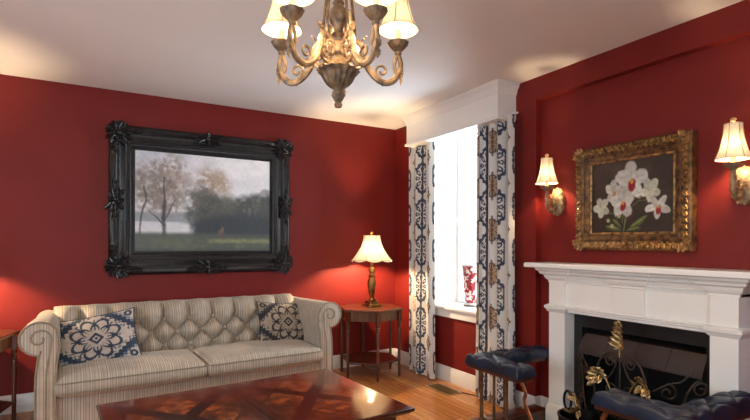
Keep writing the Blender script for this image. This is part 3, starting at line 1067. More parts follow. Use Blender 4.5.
ap = arm_profile()
for s in (-1, 1):
    mb = MB()
    rings = []
    for yy in (-.06, -.16, -.26, -.36, -.46, -.56, -.66, -.74, -.80, -.83):
        rings.append([(s * (HWS + px), yy, pz) for px, pz in arm_profile(yy)])
    mb.loft(rings, caps=False)
    m0 = len(ap)
    arm = mb.build('arm', M_STY, sofa, smooth=40)
    # front facing panel inside a welt
    mb = MB()
    def ring(yy, g):
        cx = sum(p[0] for p in ap) / m0
        return [(s * (HWS + px + (g if px < cx else -g) * (1 if pz < .64 else 0) + (g * -((px - AO) / AR) if pz >= .64 else 0)), yy, pz - (g * (pz - AZ) / AR if pz >= .64 else 0)) for px, pz in ap]
    mb.loft([ring(-.826, 0), ring(-.836, .008), ring(-.838, .014)], caps=True)
    bm_ = mb.build('arm_front', M_STX, arm, smooth=40)
    mb = MB()
    mb.tube([(s * (HWS + px), -.836, pz) for px, pz in ap], .0055, 8)
    inner = [(-.022, .12), (-.022, .40), (-.026, .52), (-.040, .60)] + [(AO + x, AZ + z) for x, z in spiral(0, 0, .066, .018, math.radians(205), -1.15, 30)]
    mb.tube([(s * (HWS + x), -.839, z) for x, z in bez([(x, 0, z) for x, z in inner], 2) and [(p.x, p.z) for p in bez([(x, 0, z) for x, z in inner], 2)]], .006, 6)
    mb.build('welt', M_WELT, arm)
# base and cushions
mb = MB()
mb.box(-HWS + .06, HWS - .06, -.80, -.06, .09, .33, .012); mb.build('seat_base', M_STX, sofa)


def cushion(name, x0, x1, y0, y1, z0, z1, m, parent, crown=.02, r=.06):
    nx, ny = 50, 40
    mb = MB()
    def sheet(top):
        u = np.linspace(-1, 1, nx)[None, :] * np.ones((ny, 1)); v = np.linspace(-1, 1, ny)[:, None] * np.ones((1, nx))
        dx = (1 - np.abs(u)) * (x1 - x0) / 2; dy = (1 - np.abs(v)) * (y1 - y0) / 2
        d = np.minimum(dx, dy)
        e = np.sqrt(np.clip(1 - (1 - np.clip(d / r, 0, 1)) ** 2, 0, 1))
        zm = (z0 + z1) / 2; hgt = (z1 - z0) / 2
        zz = .35 + .65 * e
        zz = hgt * zz + crown * np.clip(1 - u ** 2, 0, 1) * np.clip(1 - v ** 2, 0, 1)
        bul = 0.012 * (1 - e)
        xx = (x0 + x1) / 2 + u * (x1 - x0) / 2; yy = (y0 + y1) / 2 + v * (y1 - y0) / 2
        return np.stack([xx, yy, zm + (zz if top else -zz)], -1)
    T, B = sheet(True), sheet(False)
    mb.grid(T); mb.grid(B)
    o2 = nx * ny
    per = [j for j in range(nx)] + [i * nx + nx - 1 for i in range(1, ny)] + [(ny - 1) * nx + j for j in range(nx - 2, -1, -1)] + [i * nx for i in range(ny - 2, 0, -1)]
    for a, c in zip(per, per[1:] + per[:1]): mb.f.append((a, c, o2 + c, o2 + a))
    o = mb.build(name, m, parent, smooth=60)
    for top in (T, B):
        w_ = MB()
        hgt = (z1 - z0) / 2; zm = (z0 + z1) / 2
        zc = zm + (hgt * .5 if top is T else -hgt * .5)
        w_.tube([(x0 + .03, y0 - .001, zc), (x0 + .004, y0 + .006, zc)][::-1] + [(x0 + (x1 - x0) * k / 20, y0 - .003, zc) for k in range(1, 20)] + [(x1 - .004, y0 + .006, zc), (x1 + .001, y0 + .06, zc)], .0045, 6)
        w_.build('welt', M_WELT, o)
    return o


cushion('seat_cushion', -HWS + .07, -.004, -.872, -.30, .328, .458, M_STX, sofa, .034)
cushion('seat_cushion', .004, HWS - .07, -.872, -.30, .328, .458, M_STX, sofa, .034)
for fx, fy in ((-.97, -.78), (.97, -.78), (-.97, -.1), (.97, -.1)):
    mb = MB(); mb.lathe([(.025, 0), (.036, .02), (.04, .05), (.034, .08), (.03, .1)], 16, (fx, fy, 0)); mb.build('foot', M_MAHOG, sofa)


# throw pillows
def ikat(u, v, dark, light, mid):
    """woven suzani medallion with corner diamonds; u, v in -1..1"""
    C = np.ones(u.shape + (3,)) * np.array(light) / 255
    n = fbm(u * 14 + 5, v * 14, 41); jag = .03 * np.sign(np.sin(u * 60)) + .03 * np.sign(np.sin(v * 52))
    d = np.abs(u) * .92 + np.abs(v) * .92
    band = (d > 1.02 + jag) & (d < 1.30 + jag)
    C = mixc(C, dark, band * .95)
    C = mixc(C, dark, ((d > .90) & (d < .95) & (np.sin(u * 40) > 0)) * .8)
    # centre flower: loops of petals
    x, y = u * 1.02, v * .82
    r = np.sqrt(x * x + y * y); th = np.arctan2(y, x)
    for (rad, kk, wd, ph) in ((.34, 8, .05, 0), (.54, 8, .05, PI / 8)):
        pet = np.abs(np.cos(4 * th + ph * 4))
        q = np.abs(r - rad - .1 * (pet - .5) * 2)
        C = mixc(C, dark, ((q < wd * .95) & (pet > .18)) * .92)
    C = mixc(C, dark, ((r < .62) & (r > .2) & (np.abs(np.sin(4 * th)) < .14)) * .85)
    C = mixc(C, dark, (np.abs(x) + np.abs(y) < .2) * .95); C = mixc(C, light, (np.abs(x) + np.abs(y) < .11) * 1.0); C = mixc(C, dark, (np.abs(x) + np.abs(y) < .05) * 1.0)
    # corner eyes
    cu, cv = np.abs(u) - .84, np.abs(v) - .82
    rc = np.sqrt((cu * 1.2) ** 2 + cv ** 2)
    C = mixc(C, light, (d > 1.36) * .9); C = mixc(C, dark, ((rc < .13) & (rc > .05)) * .95)
    C = mixc(C, mid, ((d > 1.30 + jag) & (d < 1.38 + jag)) * .8)
    return C * (.88 + .24 * n[..., None])


def pillow(label, loc, rot, w, h, th, colours, wm):
    root = empty('throw_pillow', loc, label, 'pillow', 'patterned throw pillows on the sofa')
    root.rotation_euler = rot
    n, m = 110, 90
    u = np.linspace(-1, 1, n)[None, :] * np.ones((m, 1)); v = np.linspace(-1, 1, m)[:, None] * np.ones((1, n))
    e = (np.clip(1 - np.abs(u) ** 2.4, 0, 1) * np.clip(1 - np.abs(v) ** 2.4, 0, 1)) ** .5
    pin = 1 - .07 * (1 - np.abs(v) ** 2) * np.abs(u) ** 3, 1 - .07 * (1 - np.abs(u) ** 2) * np.abs(v) ** 3
    wr = .01 * (fbm(u * 2.2 + 3, v * 2.2, 51) - .5) * e
    X_, Z_ = u * w / 2 * pin[0], v * h / 2 * pin[1]
    F = np.stack([X_, -th / 2 * e - wr, Z_], -1); B = np.stack([X_, th / 2 * e, Z_], -1)
    mb = MB(); mb.grid(F); mb.grid(B)
    pat = lin_np(ikat(u, v, *colours)).reshape(-1, 3)
    mb.build('cover', attr_mat('woven_ikat', .85, .25, 220, sheen=.15), root, smooth=80, pattern=np.concatenate([pat, pat]))
    per = [(0, j) for j in range(n)] + [(i, n - 1) for i in range(1, m)] + [(m - 1, j) for j in range(n - 2, -1, -1)] + [(i, 0) for i in range(m - 2, 0, -1)]
    c = MB(); c.tube([tuple(F[i, j] * np.array([1, 0, 1])) for i, j in per], .005, 6, closed=True)
    c.build('piping', wm, root)


NAVYW = mat('navy_piping', (38, 50, 70), .8); BLKW = mat('charcoal_piping', (34, 34, 40), .8)
pillow('blue and cream suzani throw pillow leaning in the left corner of the sofa', (-2.925, -.605, .612), (math.radians(-20), math.radians(-9), math.radians(-4)), .53, .37, .15,
       ((34, 52, 74), (188, 178, 168), (112, 124, 138)), NAVYW)
pillow('black and taupe suzani throw pillow leaning in the right corner of the sofa', (-1.475, -.50, .602), (math.radians(-22), math.radians(5), math.radians(5)), .50, .39, .15,
       ((28, 28, 35), (150, 136, 120), (90, 84, 82)), BLKW)

# ------------------------------------------------------------------ end tables (six-sided)


def turned_leg(mb, x, y, h, z0=0):
    pr = [(.010, 0), (.013, .03), (.014, .16), (.017, .17), (.014, .18), (.0155, .3), (.018, h - .20), (.015, h - .185), (.02, h - .175), (.015, h - .16), (.02, h - .15), (.016, h - .14), (.02, h - .13), (.02, h - .1)]
    mb.lathe(pr, 14, (x, y, z0)); mb.box(x - .02, x + .02, y - .02, y + .02, h - .105, h - .0, .002)


def hexagon(r, z, rot):
    return [(r * math.cos(rot + PI / 3 * k), r * math.sin(rot + PI / 3 * k), z) for k in range(6)]


def end_table(loc, label, rot):
    root = empty('end_table', loc, label, 'table', 'six-sided mahogany end tables beside the sofa', rz=0)
    b = MB(); b.loft([hexagon(r, z, rot) for r, z in ((.326, .655), (.334, .658), (.338, .665), (.338, .674), (.332, .68))]); b.build('tabletop', M_WALNUT, root)
    b = MB(); b.loft([hexagon(.295, z, rot) for z in (.565, .656)]); b.build('apron', M_MAHOG, root)
    b = MB(); b.loft([hexagon(r, z, rot) for r, z in ((.295, .15), (.3, .155), (.3, .165), (.295, .17))]); b.build('lower_shelf', M_MAHOG, root)
    for k in range(6):
        a = rot + PI / 3 * k
        b = MB(); turned_leg(b, .3 * math.cos(a), .3 * math.sin(a), .656); b.build('leg', M_MAHOG, root)
    return root


R15 = math.radians(15)
end_table((-.53, -.37, 0), 'dark six-sided end table in the corner under the lit lamp', R15)
end_table((-3.735, -.395, 0), 'dark end table cut by the left edge beside the left sofa arm', R15)


# ------------------------------------------------------------------ lamps
def bell_shade(mb, r0, r1, h, z0, n=8, sub=6, scal=.0, drop=0.0):
    """panelled bell shade: r0 bottom, r1 top, scalloped hem; open tube with a thin inner face"""
    N = n * sub
    M_ = 12
    rings = []
    for inner in (0,):
        seq = range(M_ + 1)
        for i in seq:
            t = i / M_
            r = r1 + (r0 - r1) * (1 - t) ** 1.9 - inner * .0015
            ring = []
            for k in range(N):
                ph = (k % sub) / sub
                sc_ = 1 - scal * math.sin(PI * ph)
                zz = z0 + h * t - drop * math.sin(PI * ph) * (1 - t) ** 6
                a = 2 * PI * k / N
                ring.append((r * sc_ * math.cos(a), r * sc_ * math.sin(a), zz))
            rings.append(ring)
    mb.loft(rings, caps=False)


def shade_ribs(mb, r0, r1, h, z0, n, rad=.0022):
    for k in range(n):
        a = 2 * PI * k / n
        mb.tube([((r1 + (r0 - r1) * (1 - t / 12) ** 1.9 + .001) * math.cos(a), (r1 + (r0 - r1) * (1 - t / 12) ** 1.9 + .001) * math.sin(a), z0 + h * t / 12) for t in range(13)], rad, 5)
    for rr, z in ((r0, z0), (r1, z0 + h)):
        mb.tube([(rr * math.cos(2 * PI * k / 40), rr * math.sin(2 * PI * k / 40), z) for k in range(40)], rad, 5, closed=True)


def table_lamp(loc, label):
    root = empty('table_lamp', loc, label, 'lamp')
    b = MB()
    for s, z0, z1 in ((.075, 0, .014), (.068, .014, .03), (.05, .03, .06)): b.box(-s, s, -s, s, z0, z1, .004)
    b.build('base', M_BRASS, root)
    b = MB()
    b.lathe([(.03, .06), (.04, .066), (.034, .075), (.022, .085), (.02, .1), (.026, .112), (.030, .13), (.038, .17), (.045, .21), (.046, .24), (.041, .27), (.03, .29), (.024, .30), (.04, .308), (.042, .316), (.024, .324),
             (.022, .34), (.034, .35), (.036, .37), (.03, .388), (.016, .396), (.014, .41), (.012, .47)], 24)
    b.build('baluster', M_BRASS, root)
    b = MB(); b.lathe([(.012, .44), (.02, .46), (.02, .5), (.014, .505)], 16); b.build('socket', M_BRASS, root)
    b = MB(); b.ball((0, 0, .55), .026, .026, .036, 14, 8); b.build('bulb', M_BULB, root)
    b = MB(); bell_shade(b, .208, .086, .25, .468, 8, 6, .03, .016); sh = b.build('lamp_shade', M_SHADE, root, smooth=60)
    b = MB(); shade_ribs(b, .208, .086, .25, .468, 8); b.build('shade_trim', M_SHADETRIM, sh)
    b = MB()
    for s in (1, -1): b.tube(bez([(0.014 * s, 0, .5), (.04 * s, 0, .56), (.03 * s, 0, .66), (0, 0, .718)], 8), .002, 6)
    b.tube([(.086, 0, .717), (-.086, 0, .717)], .002, 6)
    b.build('harp', M_BRASS, root)
    b = MB(); b.lathe([(.004, .715), (.012, .722), (.006, .73), (.016, .74), (.018, .75), (.01, .76), (.003, .768)], 14); b.build('finial', M_BRASS, root)
    bulb('lamp_bulb_light', root, (0, 0, .55), P_LAMP, .03)
    return root


table_lamp((-.507, -.36, .68), 'lit brass table lamp with cream bell shade in the corner')
table_lamp((-3.90, -.36, .68), 'lit table lamp on the end table at the left edge, beyond the picture')


def sconce(y, label):
    root = empty('wall_sconce', (RD, y, 1.63), label, 'wall light', 'gilded wall sconces beside the orchid painting')
    b = MB()
    rings = []
    for r, d in ((1, -.001), (1, -.012), (.86, -.026), (.6, -.036), (.25, -.042), (.01, -.043)):
        rings.append([(d, .062 * r * math.cos(2 * PI * k / 28), .105 * r * math.sin(2 * PI * k / 28) * (1 + .0)) for k in range(28)])
    b.loft(rings); plate = b.build('back_plate', M_PLASTER, root)
    b = MB(); q = random.Random(5)
    for k in range(11):
        a = 2 * PI * k / 11
        b.leaf((-.024, .02 * math.cos(a), .035 * math.sin(a)), (-.05, .55 * math.cos(a), math.sin(a)), (-1, 0, 0), .040 + .034 * abs(math.sin(a)), .034, .02, .12)
    for k in range(3): b.leaf((-.036, 0, -.02), (-.1, math.cos(k * 1.25), math.sin(k * 1.25)), (-1, 0, 0), .04, .028, .12, .16)
    b.build('leaf_carving', M_PLASTER, plate)
    b = MB()
    b.tube(bez([(-.03, 0, .0), (-.06, 0, -.06), (-.10, 0, -.07), (-.128, 0, -.03), (-.13, 0, .03), (-.13, 0, .082)], 8), [.016] * 8 + [.014] * 8 + [.012] * 8 + [.011] * 8 + [.012] * 9, 10)
    sp = spiral(0, 0, .026, .006, 1.2, 1.2, 16)
    b.tube([(-.085 + x, 0, -.005 + z) for x, z in sp], .007, 8)
    for k in range(4): b.leaf((-.126, 0, -.045 + .02 * k), (-.1, .25 * (-1) ** k, 1), (-1, 0, 0), .045, .026, .12)
    b.build('arm', M_PLASTER, root)
    b = MB(); b.lathe([(.012, .07), (.016, .078), (.026, .088), (.042, .1), (.046, .107), (.04, .108), (.012, .102)], 20, (-.13, 0, 0), lobes=10, amp=.04); b.build('candle_cup', M_PEWTER, root)
    b = MB(); b.lathe([(.013, .1), (.013, .16), (.009, .164)], 14, (-.13, 0, 0)); b.build('candle_sleeve', M_CANDLE, root)
    b = MB(); b.ball((-.13, 0, .195), .012, .012, .03, 10, 8); b.build('bulb', M_BULB, root)
    b = MB(); bell_shade(b, .080, .04, .185, .13, 6, 6, .04, .0); b.xf(Matrix.Translation((-.13, 0, 0))); sh = b.build('lamp_shade', M_SHADE, root, smooth=60)
    b = MB(); shade_ribs(b, .080, .04, .185, .13, 6, .002); b.xf(Matrix.Translation((-.13, 0, 0))); b.build('shade_trim', M_SHADETRIM, sh)
    b = MB()
    for k in range(3):
        a = 2 * PI * k / 3; b.tube([(-.13, 0, .322), (-.13 + .04 * math.cos(a), .04 * math.sin(a), .314)], .0015, 5)
    b.tube([(-.13, 0, .2), (-.13, 0, .322)], .0015, 5)
    b.lathe([(.003, .318), (.014, .324), (.008, .33), (.014, .338), (.011, .344), (.003, .35)], 12, (-.13, 0, 0)); b.build('finial', M_SHADETRIM, root)
    bulb('sconce_bulb_light', root, (-.13, 0, .2), P_SCONCE, .02)
    return root


sconce(-2.185, 'gilded wall sconce with lit cream shade, left of the orchid painting')
sconce(-3.395, 'gilded wall sconce with lit cream shade, right of the orchid painting')

# ------------------------------------------------------------------ chandelier
chd = empty('chandelier', (-2.055, -2.779, 1.9), 'bronze and gold five-arm chandelier with lit cream shades', 'chandelier')
b = MB()
b.lathe([(.003, -.006), (.014, -.004), (.017, .008), (.012, .016), (.018, .026), (.028, .045), (.024, .06), (.018, .066), (.024, .074), (.036, .082), (.052, .096), (.062, .112), (.068, .126), (.076, .138), (.088, .148), (.09, .152), (.082, .155), (.02, .152)], 96, lobes=16, amp=.055)
b.build('lower_bowl', M_PEWTER, chd)
b = MB()
b.lathe([(.082, .15), (.078, .158), (.06, .176), (.038, .192), (.024, .204), (.02, .216), (.03, .222), (.034, .23), (.034, .26), (.03, .268), (.02, .274), (.022, .29), (.034, .302), (.028, .312), (.018, .32), (.02, .335),
         (.036, .36), (.042, .385), (.034, .41), (.02, .43), (.026, .44), (.018, .452), (.014, .5), (.02, .52), (.01, .54), (.008, .6)], 24)
b.build('column', M_CHAND, chd)
b = MB(); b.tube([(0, 0, .58), (0, 0, .69)], .006, 8); b.lathe([(.06, .699), (.06, .69), (.045, .675), (.02, .665), (.01, .655)], 24); b.build('ceiling_canopy', M_CHAND, chd)
RA, ZC = .272, .305       # arm reach and height of the cup rim above the finial
az0 = math.atan2(-4.675 + 2.781, -2.969 + 2.049)
for k in range(5):
    a = az0 + math.radians(31.5 + 72 * k)
    T = Matrix.Rotation(a, 4, 'Z')
    b = MB()
    main = bez([(.03, 0, .245), (.055, 0, .275), (.085, 0, .285), (.108, 0, .262), (.115, 0, .225), (.135, 0, .175), (.17, 0, .138), (.21, 0, .122), (.248, 0, .134), (.272, 0, .168), (.284, 0, .2), (.281, 0, .23), (RA, 0, .258)], 6)
    rr = [.010 + .005 * math.sin(PI * i / (len(main) - 1)) for i in range(len(main))]
    b.tube(main, rr, 8, flat=.8)
    b.tube([(.052 + x, 0, .232 + z) for x, z in spiral(0, 0, .034, .008, 1.6, -1.3, 20)], .007, 7)
    b.tube([(.088 + x, 0, .205 + z) for x, z in spiral(0, 0, .028, .007, .6, 1.25, 18)], .007, 7)
    b.tube([(.196 + x, 0, .172 + z) for x, z in spiral(0, 0, .032, .009, -1.7, -1.2, 20)], .006, 7)
    b.tube(bez([(RA, 0, .258), (.258, 0, .225), (.255, 0, .19), (.268, 0, .158)], 6), .008, 7)
    b.tube(bez([(.12, 0, .212), (.10, 0, .18), (.07, 0, .17), (.05, 0, .19)], 6), .007, 7)
    for t, (lx, lz, dx, dz) in enumerate(((.10, .285, .3, .8), (.125, .195, .5, -.6), (.17, .138, .8, -.4), (.285, .2, .5, -.9), (.282, .165, .4, -1), (.06, .285, -.3, .9))):
        b.leaf((lx, 0, lz), (dx, 0, dz), (dz, 0, -dx) if t != 2 else (0, 0, -1), .045, .026, .35)
    b.xf(T); arm = b.build('arm', M_CHAND, chd)
    b = MB(); b.lathe([(.012, .25), (.016, .258), (.014, .265), (.024, .275), (.038, .29), (.045, .302), (.047, .307), (.04, .309), (.012, .304)], 22, (RA, 0, 0), lobes=11, amp=.04); b.xf(T); b.build('candle_cup', M_PEWTER, chd)
    b = MB(); b.lathe([(.013, .303), (.013, .362), (.009, .366)], 14, (RA, 0, 0)); b.xf(T); b.build('candle_sleeve', M_CANDLE, chd)
    b = MB(); b.ball((RA, 0, .4), .013, .013, .032, 10, 8); b.xf(T); b.build('bulb', M_BULB, chd)
    b = MB(); bell_shade(b, .088, .045, .165, .362, 6, 6, .03); b.xf(Matrix.Translation((RA, 0, 0))); b.xf(T); sh = b.build('lamp_shade', M_SHADE, chd, smooth=60)
    b = MB(); shade_ribs(b, .088, .045, .165, .362, 6, .0022); b.xf(Matrix.Translation((RA, 0, 0))); b.xf(T); b.build('shade_trim', M_SHADETRIM, sh)
    b = MB()
    b.tube(bez([(.012, 0, .62), (.05, 0, .5), (.068, 0, .38), (.074, 0, .31)], 8), .006, 7)
    for j in range(5): b.ball((.075, 0, .282 + .012 * j), .005, .007, .008, 7, 4)
    b.xf(T); b.build('stay_rod', M_CHAND, chd)
    bulb('chandelier_bulb_light', chd, T @ Vector((RA, 0, .40)), P_CHAND, .02)

# ------------------------------------------------------------------ fireplace mantel
man = empty('fireplace_mantel', (RD, FY, 0), 'white painted fireplace mantel with panelled frieze and shelf', 'mantel')
FX = -.10 - RD        # face plane of the pilasters, in the mantel's own frame
for s in (1, -1):
    y0, y1 = sorted((s * .465, s * .60))
    b = MB(); b.box(FX, -.001, y0, y1, .17, .85, .003); b.build('pilaster', M_WHITE, man)
for s in (1, -1):
    y0, y1 = sorted((s * .465, s * .60))
    b = MB(); mould3(b, -.001, FX, y0, y1, [(.016, 0), (.016, .12), (.012, .13), (.012, .15), (.004, .17), (0, .175)]); b.build('plinth', M_WHITE, man)
b = MB(); b.box(FX + .02, -.001, -.596, .596, .85, 1.07)
for y0, y1, d in ((-.60, -.465, 0), (.465, .60, 0), (-.10, .10, .004)): b.box(FX + d, -.001, y0, y1, .87, 1.06, .003)
b.build('frieze', M_WHITE, man)
b = MB()
mould3(b, -.001, FX + .02, -.60, .60, [(.0, .835), (.006, .84), (.006, .852), (.014, .858), (.014, .866), (.02, .872), (.018, .88), (0, .884)])
for s in (1, -1):
    y0, y1 = sorted((s * .462, s * .603)); mould3(b, -.001, FX, y0, y1, [(0, .828), (.008, .834), (.012, .845), (.022, .856), (.024, .872), (.014, .88), (.004, .884), (0, .886)])
b.build('lintel_moulding', M_WHITE, man)
b = MB()
pr = [(.0, 1.04), (.006, 1.044), (.006, 1.056), (.018, 1.066), (.026, 1.08), (.03, 1.094), (.05, 1.104), (.054, 1.118), (.07, 1.13), (.074, 1.146)]
mould3(b, -.001, FX + .022, -.60, .60, pr)
for y0, y1 in ((-.60, -.46), (.46, .60), (-.105, .105)): mould3(b, -.001, FX + .004, y0, y1, pr)
b.build('bed_moulding', M_WHITE, man)
for s in (1, -1):
    b = MB(); y0, y1 = sorted((s * .108, s * .458)); b.box(FX + .012, FX + .02, y0, y1, 1.056, 1.078)
    for k in range(37):
        y = s * (.112 + .342 * k / 36); b.box(FX + .0005, FX + .0135, y - .0032, y + .0032, 1.058, 1.076)
    b.build('dentil_moulding', M_WHITE, man)
b = MB(); b.rects(FX - .105, -.001, -.732, .732, [(0, 1.146), (.006, 1.15), (.006, 1.172), (.002, 1.18)]); b.v = [(min(x, -.001), y, z) for x, y, z in b.v]; b.build('shelf', M_WHITE, man)

# slate slips, firebox, hood and grate
fb = empty('firebox', (RD, FY, 0), 'black slate-lined firebox inside the white mantel', 'fireplace')
b = MB()
IW, IH = .40, .74
for y0, y1, z0, z1 in ((-OPW + .001, -IW, 0, OPH - .015), (IW, OPW - .001, 0, OPH - .015), (-IW, IW, IH, OPH - .015)): b.box(-.06, -.002, y0, y1, z0, z1)
b.build('slate_surround', M_SLATE, fb)
b = MB(); D = .34
b.box(-.002, D, -IW - .03, -IW, 0, IH); b.box(-.002, D, IW, IW + .03, 0, IH); b.box(-.002, D, -IW, IW, IH, IH + .03); b.box(D - .03, D, -IW, IW, 0, IH)
b.box(-.002, D - .03, -IW, IW, .0, .02)
b.build('lining', M_FIREBRICK, fb)
hood = empty('fire_hood', (RD - .02, FY, .565), 'dull brown sloping metal hood across the firebox', 'hood')
b = MB()
b.loft([[(-.085, -.40, 0), (-.085, .40, 0), (.2, .40, 0), (.2, -.40, 0)], [(-.085, -.40, .02), (-.085, .40, .02), (.2, .40, .02), (.2, -.40, .02)], [(-.015, -.395, .13), (-.015, .395, .13), (.2, .395, .13), (.2, -.395, .13)]])
b.build('canopy', M_HOOD, hood)
for y in (-.2, 0.0, .2):
    b = MB(); b.tube([(-.087, y, .02), (-.017, y, .132)], .003, 6); b.build('seam', M_HOOD, hood)
gr = empty('fire_grate', (RD + .12, FY, .02), 'black iron grate at the back of the firebox', 'grate')
for k in range(6):
    b = MB(); y = -.25 + .1 * k; b.tube(bez([(-.12, y, .22), (-.11, y, .1), (.0, y, .08), (.13, y, .12)], 6), .009, 8); b.build('bar', M_BLACKIRON, gr)
for s in (1, -1):
    b = MB(); b.tube([(-.1, s * .27, 0), (-.1, s * .27, .1), (.12, s * .27, .1), (.12, s * .27, 0)], .01, 8); b.build('leg', M_BLACKIRON, gr)
for k, (x, y, z, r) in enumerate(((-.055, .02, .155, .048), (.06, -.04, .16, .05), (.003, .0, .245, .04))):
    b = MB(); b.lathe([(r * .9, -.26), (r, -.25), (r * 1.05, 0), (r * .95, .25), (r * .85, .26)], 14, axis='Y')
    o = b.build('log', M_LOG); o.location = (RD + .12 + x, FY + y, .02 + z); o.rotation_euler = (0, 0, (.04, -.03, .05)[k])
    tag(o, ('charred log at the front of the grate', 'charred log at the back of the grate', 'charred log lying on top of the other two')[k], 'log', 'logs in the fire grate')
b = MB(); b.box(-.86, -.001, -.78, .78, .0005, .018, .003)
hearth = tag(b.build('hearth_slab', M_HEARTH, loc=(-.001, FY, 0)), 'grey slate hearth slab on the floor in front of the fireplace', 'hearth')

# ------------------------------------------------------------------ fire screen
scr = empty('fire_screen', (-.23, FY - .035, .018), 'wrought iron scroll fire screen with gilded leaves before the firebox', 'fire screen')


def fold(u):
    a = abs(u)
    return (0.0, u) if a < .2 else ((a - .2) * .6, math.copysign(.2 + (a - .2) * .8, u))


def yz(pts, rad, mb, n=7):
    mb.tube([(fold(p[0])[0], -fold(p[0])[1], p[1]) for p in pts], rad, n)      # first coordinate runs to the viewer's right


mb = MB()
for s in (1, -1):
    yz(bez([(s * .02, .06), (s * .13, .22), (s * .17, .42), (s * .13, .58), (s * .05, .64), (s * .03, .58)], 8), .0065, mb)
    yz(spiral(s * .062, .585, .034, .007, PI / 2, -s * 1.25), .0055, mb)
    yz(spiral(s * .05, .42, .042, .008, -PI / 2, s * 1.4), .0055, mb)
    yz(bez([(0, .3), (s * .035, .36), (s * .05, .378)], 6), .0055, mb)
    yz(bez([(0, .64), (s * .05, .52), (s * .10, .47), (s * .15, .49)], 8), .005, mb)
yz([(0, .04), (0, .62)], .006, mb)
mb.build('lyre_scroll', M_IRON, scr)
for s in (1, -1):
    mb = MB()
    yz(bez([(s * .02, .07), (s * .2, .14), (s * .33, .3), (s * .36, .46), (s * .42, .55), (s * .47, .5)], 8), .0065, mb)
    yz(spiral(s * .43, .5, .045, .008, .4 if s > 0 else PI - .4, s * 1.3), .0055, mb)
    yz(bez([(s * .2, .47), (s * .28, .52), (s * .34, .54), (s * .40, .62)], 8), .005, mb)
    yz(spiral(s * .27, .47, .05, .009, PI / 2, -s * 1.3), .0055, mb)
    yz(spiral(s * .36, .3, .055, .009, -PI / 2, s * 1.35), .0055, mb)
    yz(bez([(s * .42, .04), (s * .44, .2), (s * .42, .36), (s * .44, .46)], 8), .0065, mb)
    yz(spiral(s * .18, .18, .05, .009, PI / 2, s * 1.3), .0055, mb)
    mb.build('side_scroll', M_IRON, scr)
mb = MB()
yz([(-.46, .045), (-.2, .045), (.2, .045), (.46, .045)], .008, mb)
mb.build('base_rail', M_IRON, scr)
for s in (1, -1):
    mb = MB(); mb.tube(bez([(-.13, s * .2, .008), (-.08, s * .2, .03), (0, s * .2, .05), (.06, s * .2, .03), (.10, s * .2, .008)], 6), .008, 8); mb.build('foot', M_IRON, scr)
mb = MB()
for k in range(5):
    z = .68 + .03 * k
    for s in (1, -1): mb.leaf((-.004, 0, z), (-.25, s * (1.0 - .14 * k), .45 + .1 * k), (-1, 0, .2), .066 - .005 * k, .034, .4)
mb.leaf((-.004, 0, .80), (-.1, 0, 1), (-1, 0, 0), .05, .028, .3); mb.tube([(0, 0, .62), (-.004, 0, .72), (-.004, 0, .82)], .006, 6)
for s in (1, -1): mb.leaf((-.004, 0, .68), (-.1, s, -.35), (-1, 0, 0), .034, .02, .4)
mb.build('gilded_plume', M_LEAFGOLD, scr)
for s in (1, -1):
    mb = MB()
    stem = bez([(s * .07, .38), (s * .1, .43), (s * .14, .47), (s * .19, .46), (s * .215, .41)], 6)
    mb.tube([(-.006, -p[0] * .8, p[1] + .03) for p in stem], [.004 + .005 * i / len(stem) for i in range(len(stem))], 7)
    for i, (u_, v_, du, dv) in enumerate(((.11, .445, .2, .7), (.14, .47, .5, .8), (.165, .475, .8, .5), (.185, .46, 1, .1), (.2, .44, 1, -.4), (.21, .42, .6, -.9), (.19, .445, .2, -1), (.16, .455, -.2, -1))):
        mb.leaf((-.008, -s * u_ * .8, v_ + .03), (-.3, -s * du, dv), (-1, 0, 0), .058, .036, .4)
    for u_, v_ in ((.13, .49), (.155, .5), (.18, .49)): mb.ball((-.012, -s * u_ * .8, v_ + .03), .008, .008, .008, 8, 5)
    mb.build('gilded_leaf', M_LEAFGOLD, scr)

# ------------------------------------------------------------------ black bucket with gilt leaf by the hearth
bk_ = empty('log_bucket', (-.45, -2.77, .018), 'black iron hearth bucket with ring handle and gilded leaf, between the leather seats', 'bucket')
b = MB(); b.lathe([(.09, .015), (.10, .02), (.115, .1), (.125, .2), (.128, .27), (.134, .275), (.134, .284), (.124, .284), (.118, .2), (.1, .05), (.001, .04)], 28, caps=False); b.build('body', M_BLACKIRON, bk_)
b = MB(); b.lathe([(.11, 0), (.11, .012), (.09, .018)], 24); b.build('foot', M_BLACKIRON, bk_)
b = MB(); b.tube([(0, .095 + .026 * math.cos(t * PI / 12), .345 + .058 * math.sin(t * PI / 12)) for t in range(24)], .008, 8, closed=True); b.build('ring_handle', M_BLACKIRON, bk_)
b = MB()
b.tube(bez([(-.02, .11, .292), (-.03, .05, .292), (-.03, .01, .33), (-.03, .02, .385), (-.03, .03, .41)], 6), .009, 8)
for k, (y, z, dy, dz) in enumerate(((.0, .31, -1, -.2), (0.0, .335, -.9, .5), (.005, .36, -.7, .8), (.02, .39, .2, 1), (.015, .37, .8, .4), (.04, .296, -.4, .9), (.01, .30, -1, -.6))):
    b.leaf((-.034, y, z), (-.25, dy, dz), (-1, 0, 0), .052, .03, .35)
b.build('gilded_leaf', M_LEAFGOLD, bk_)

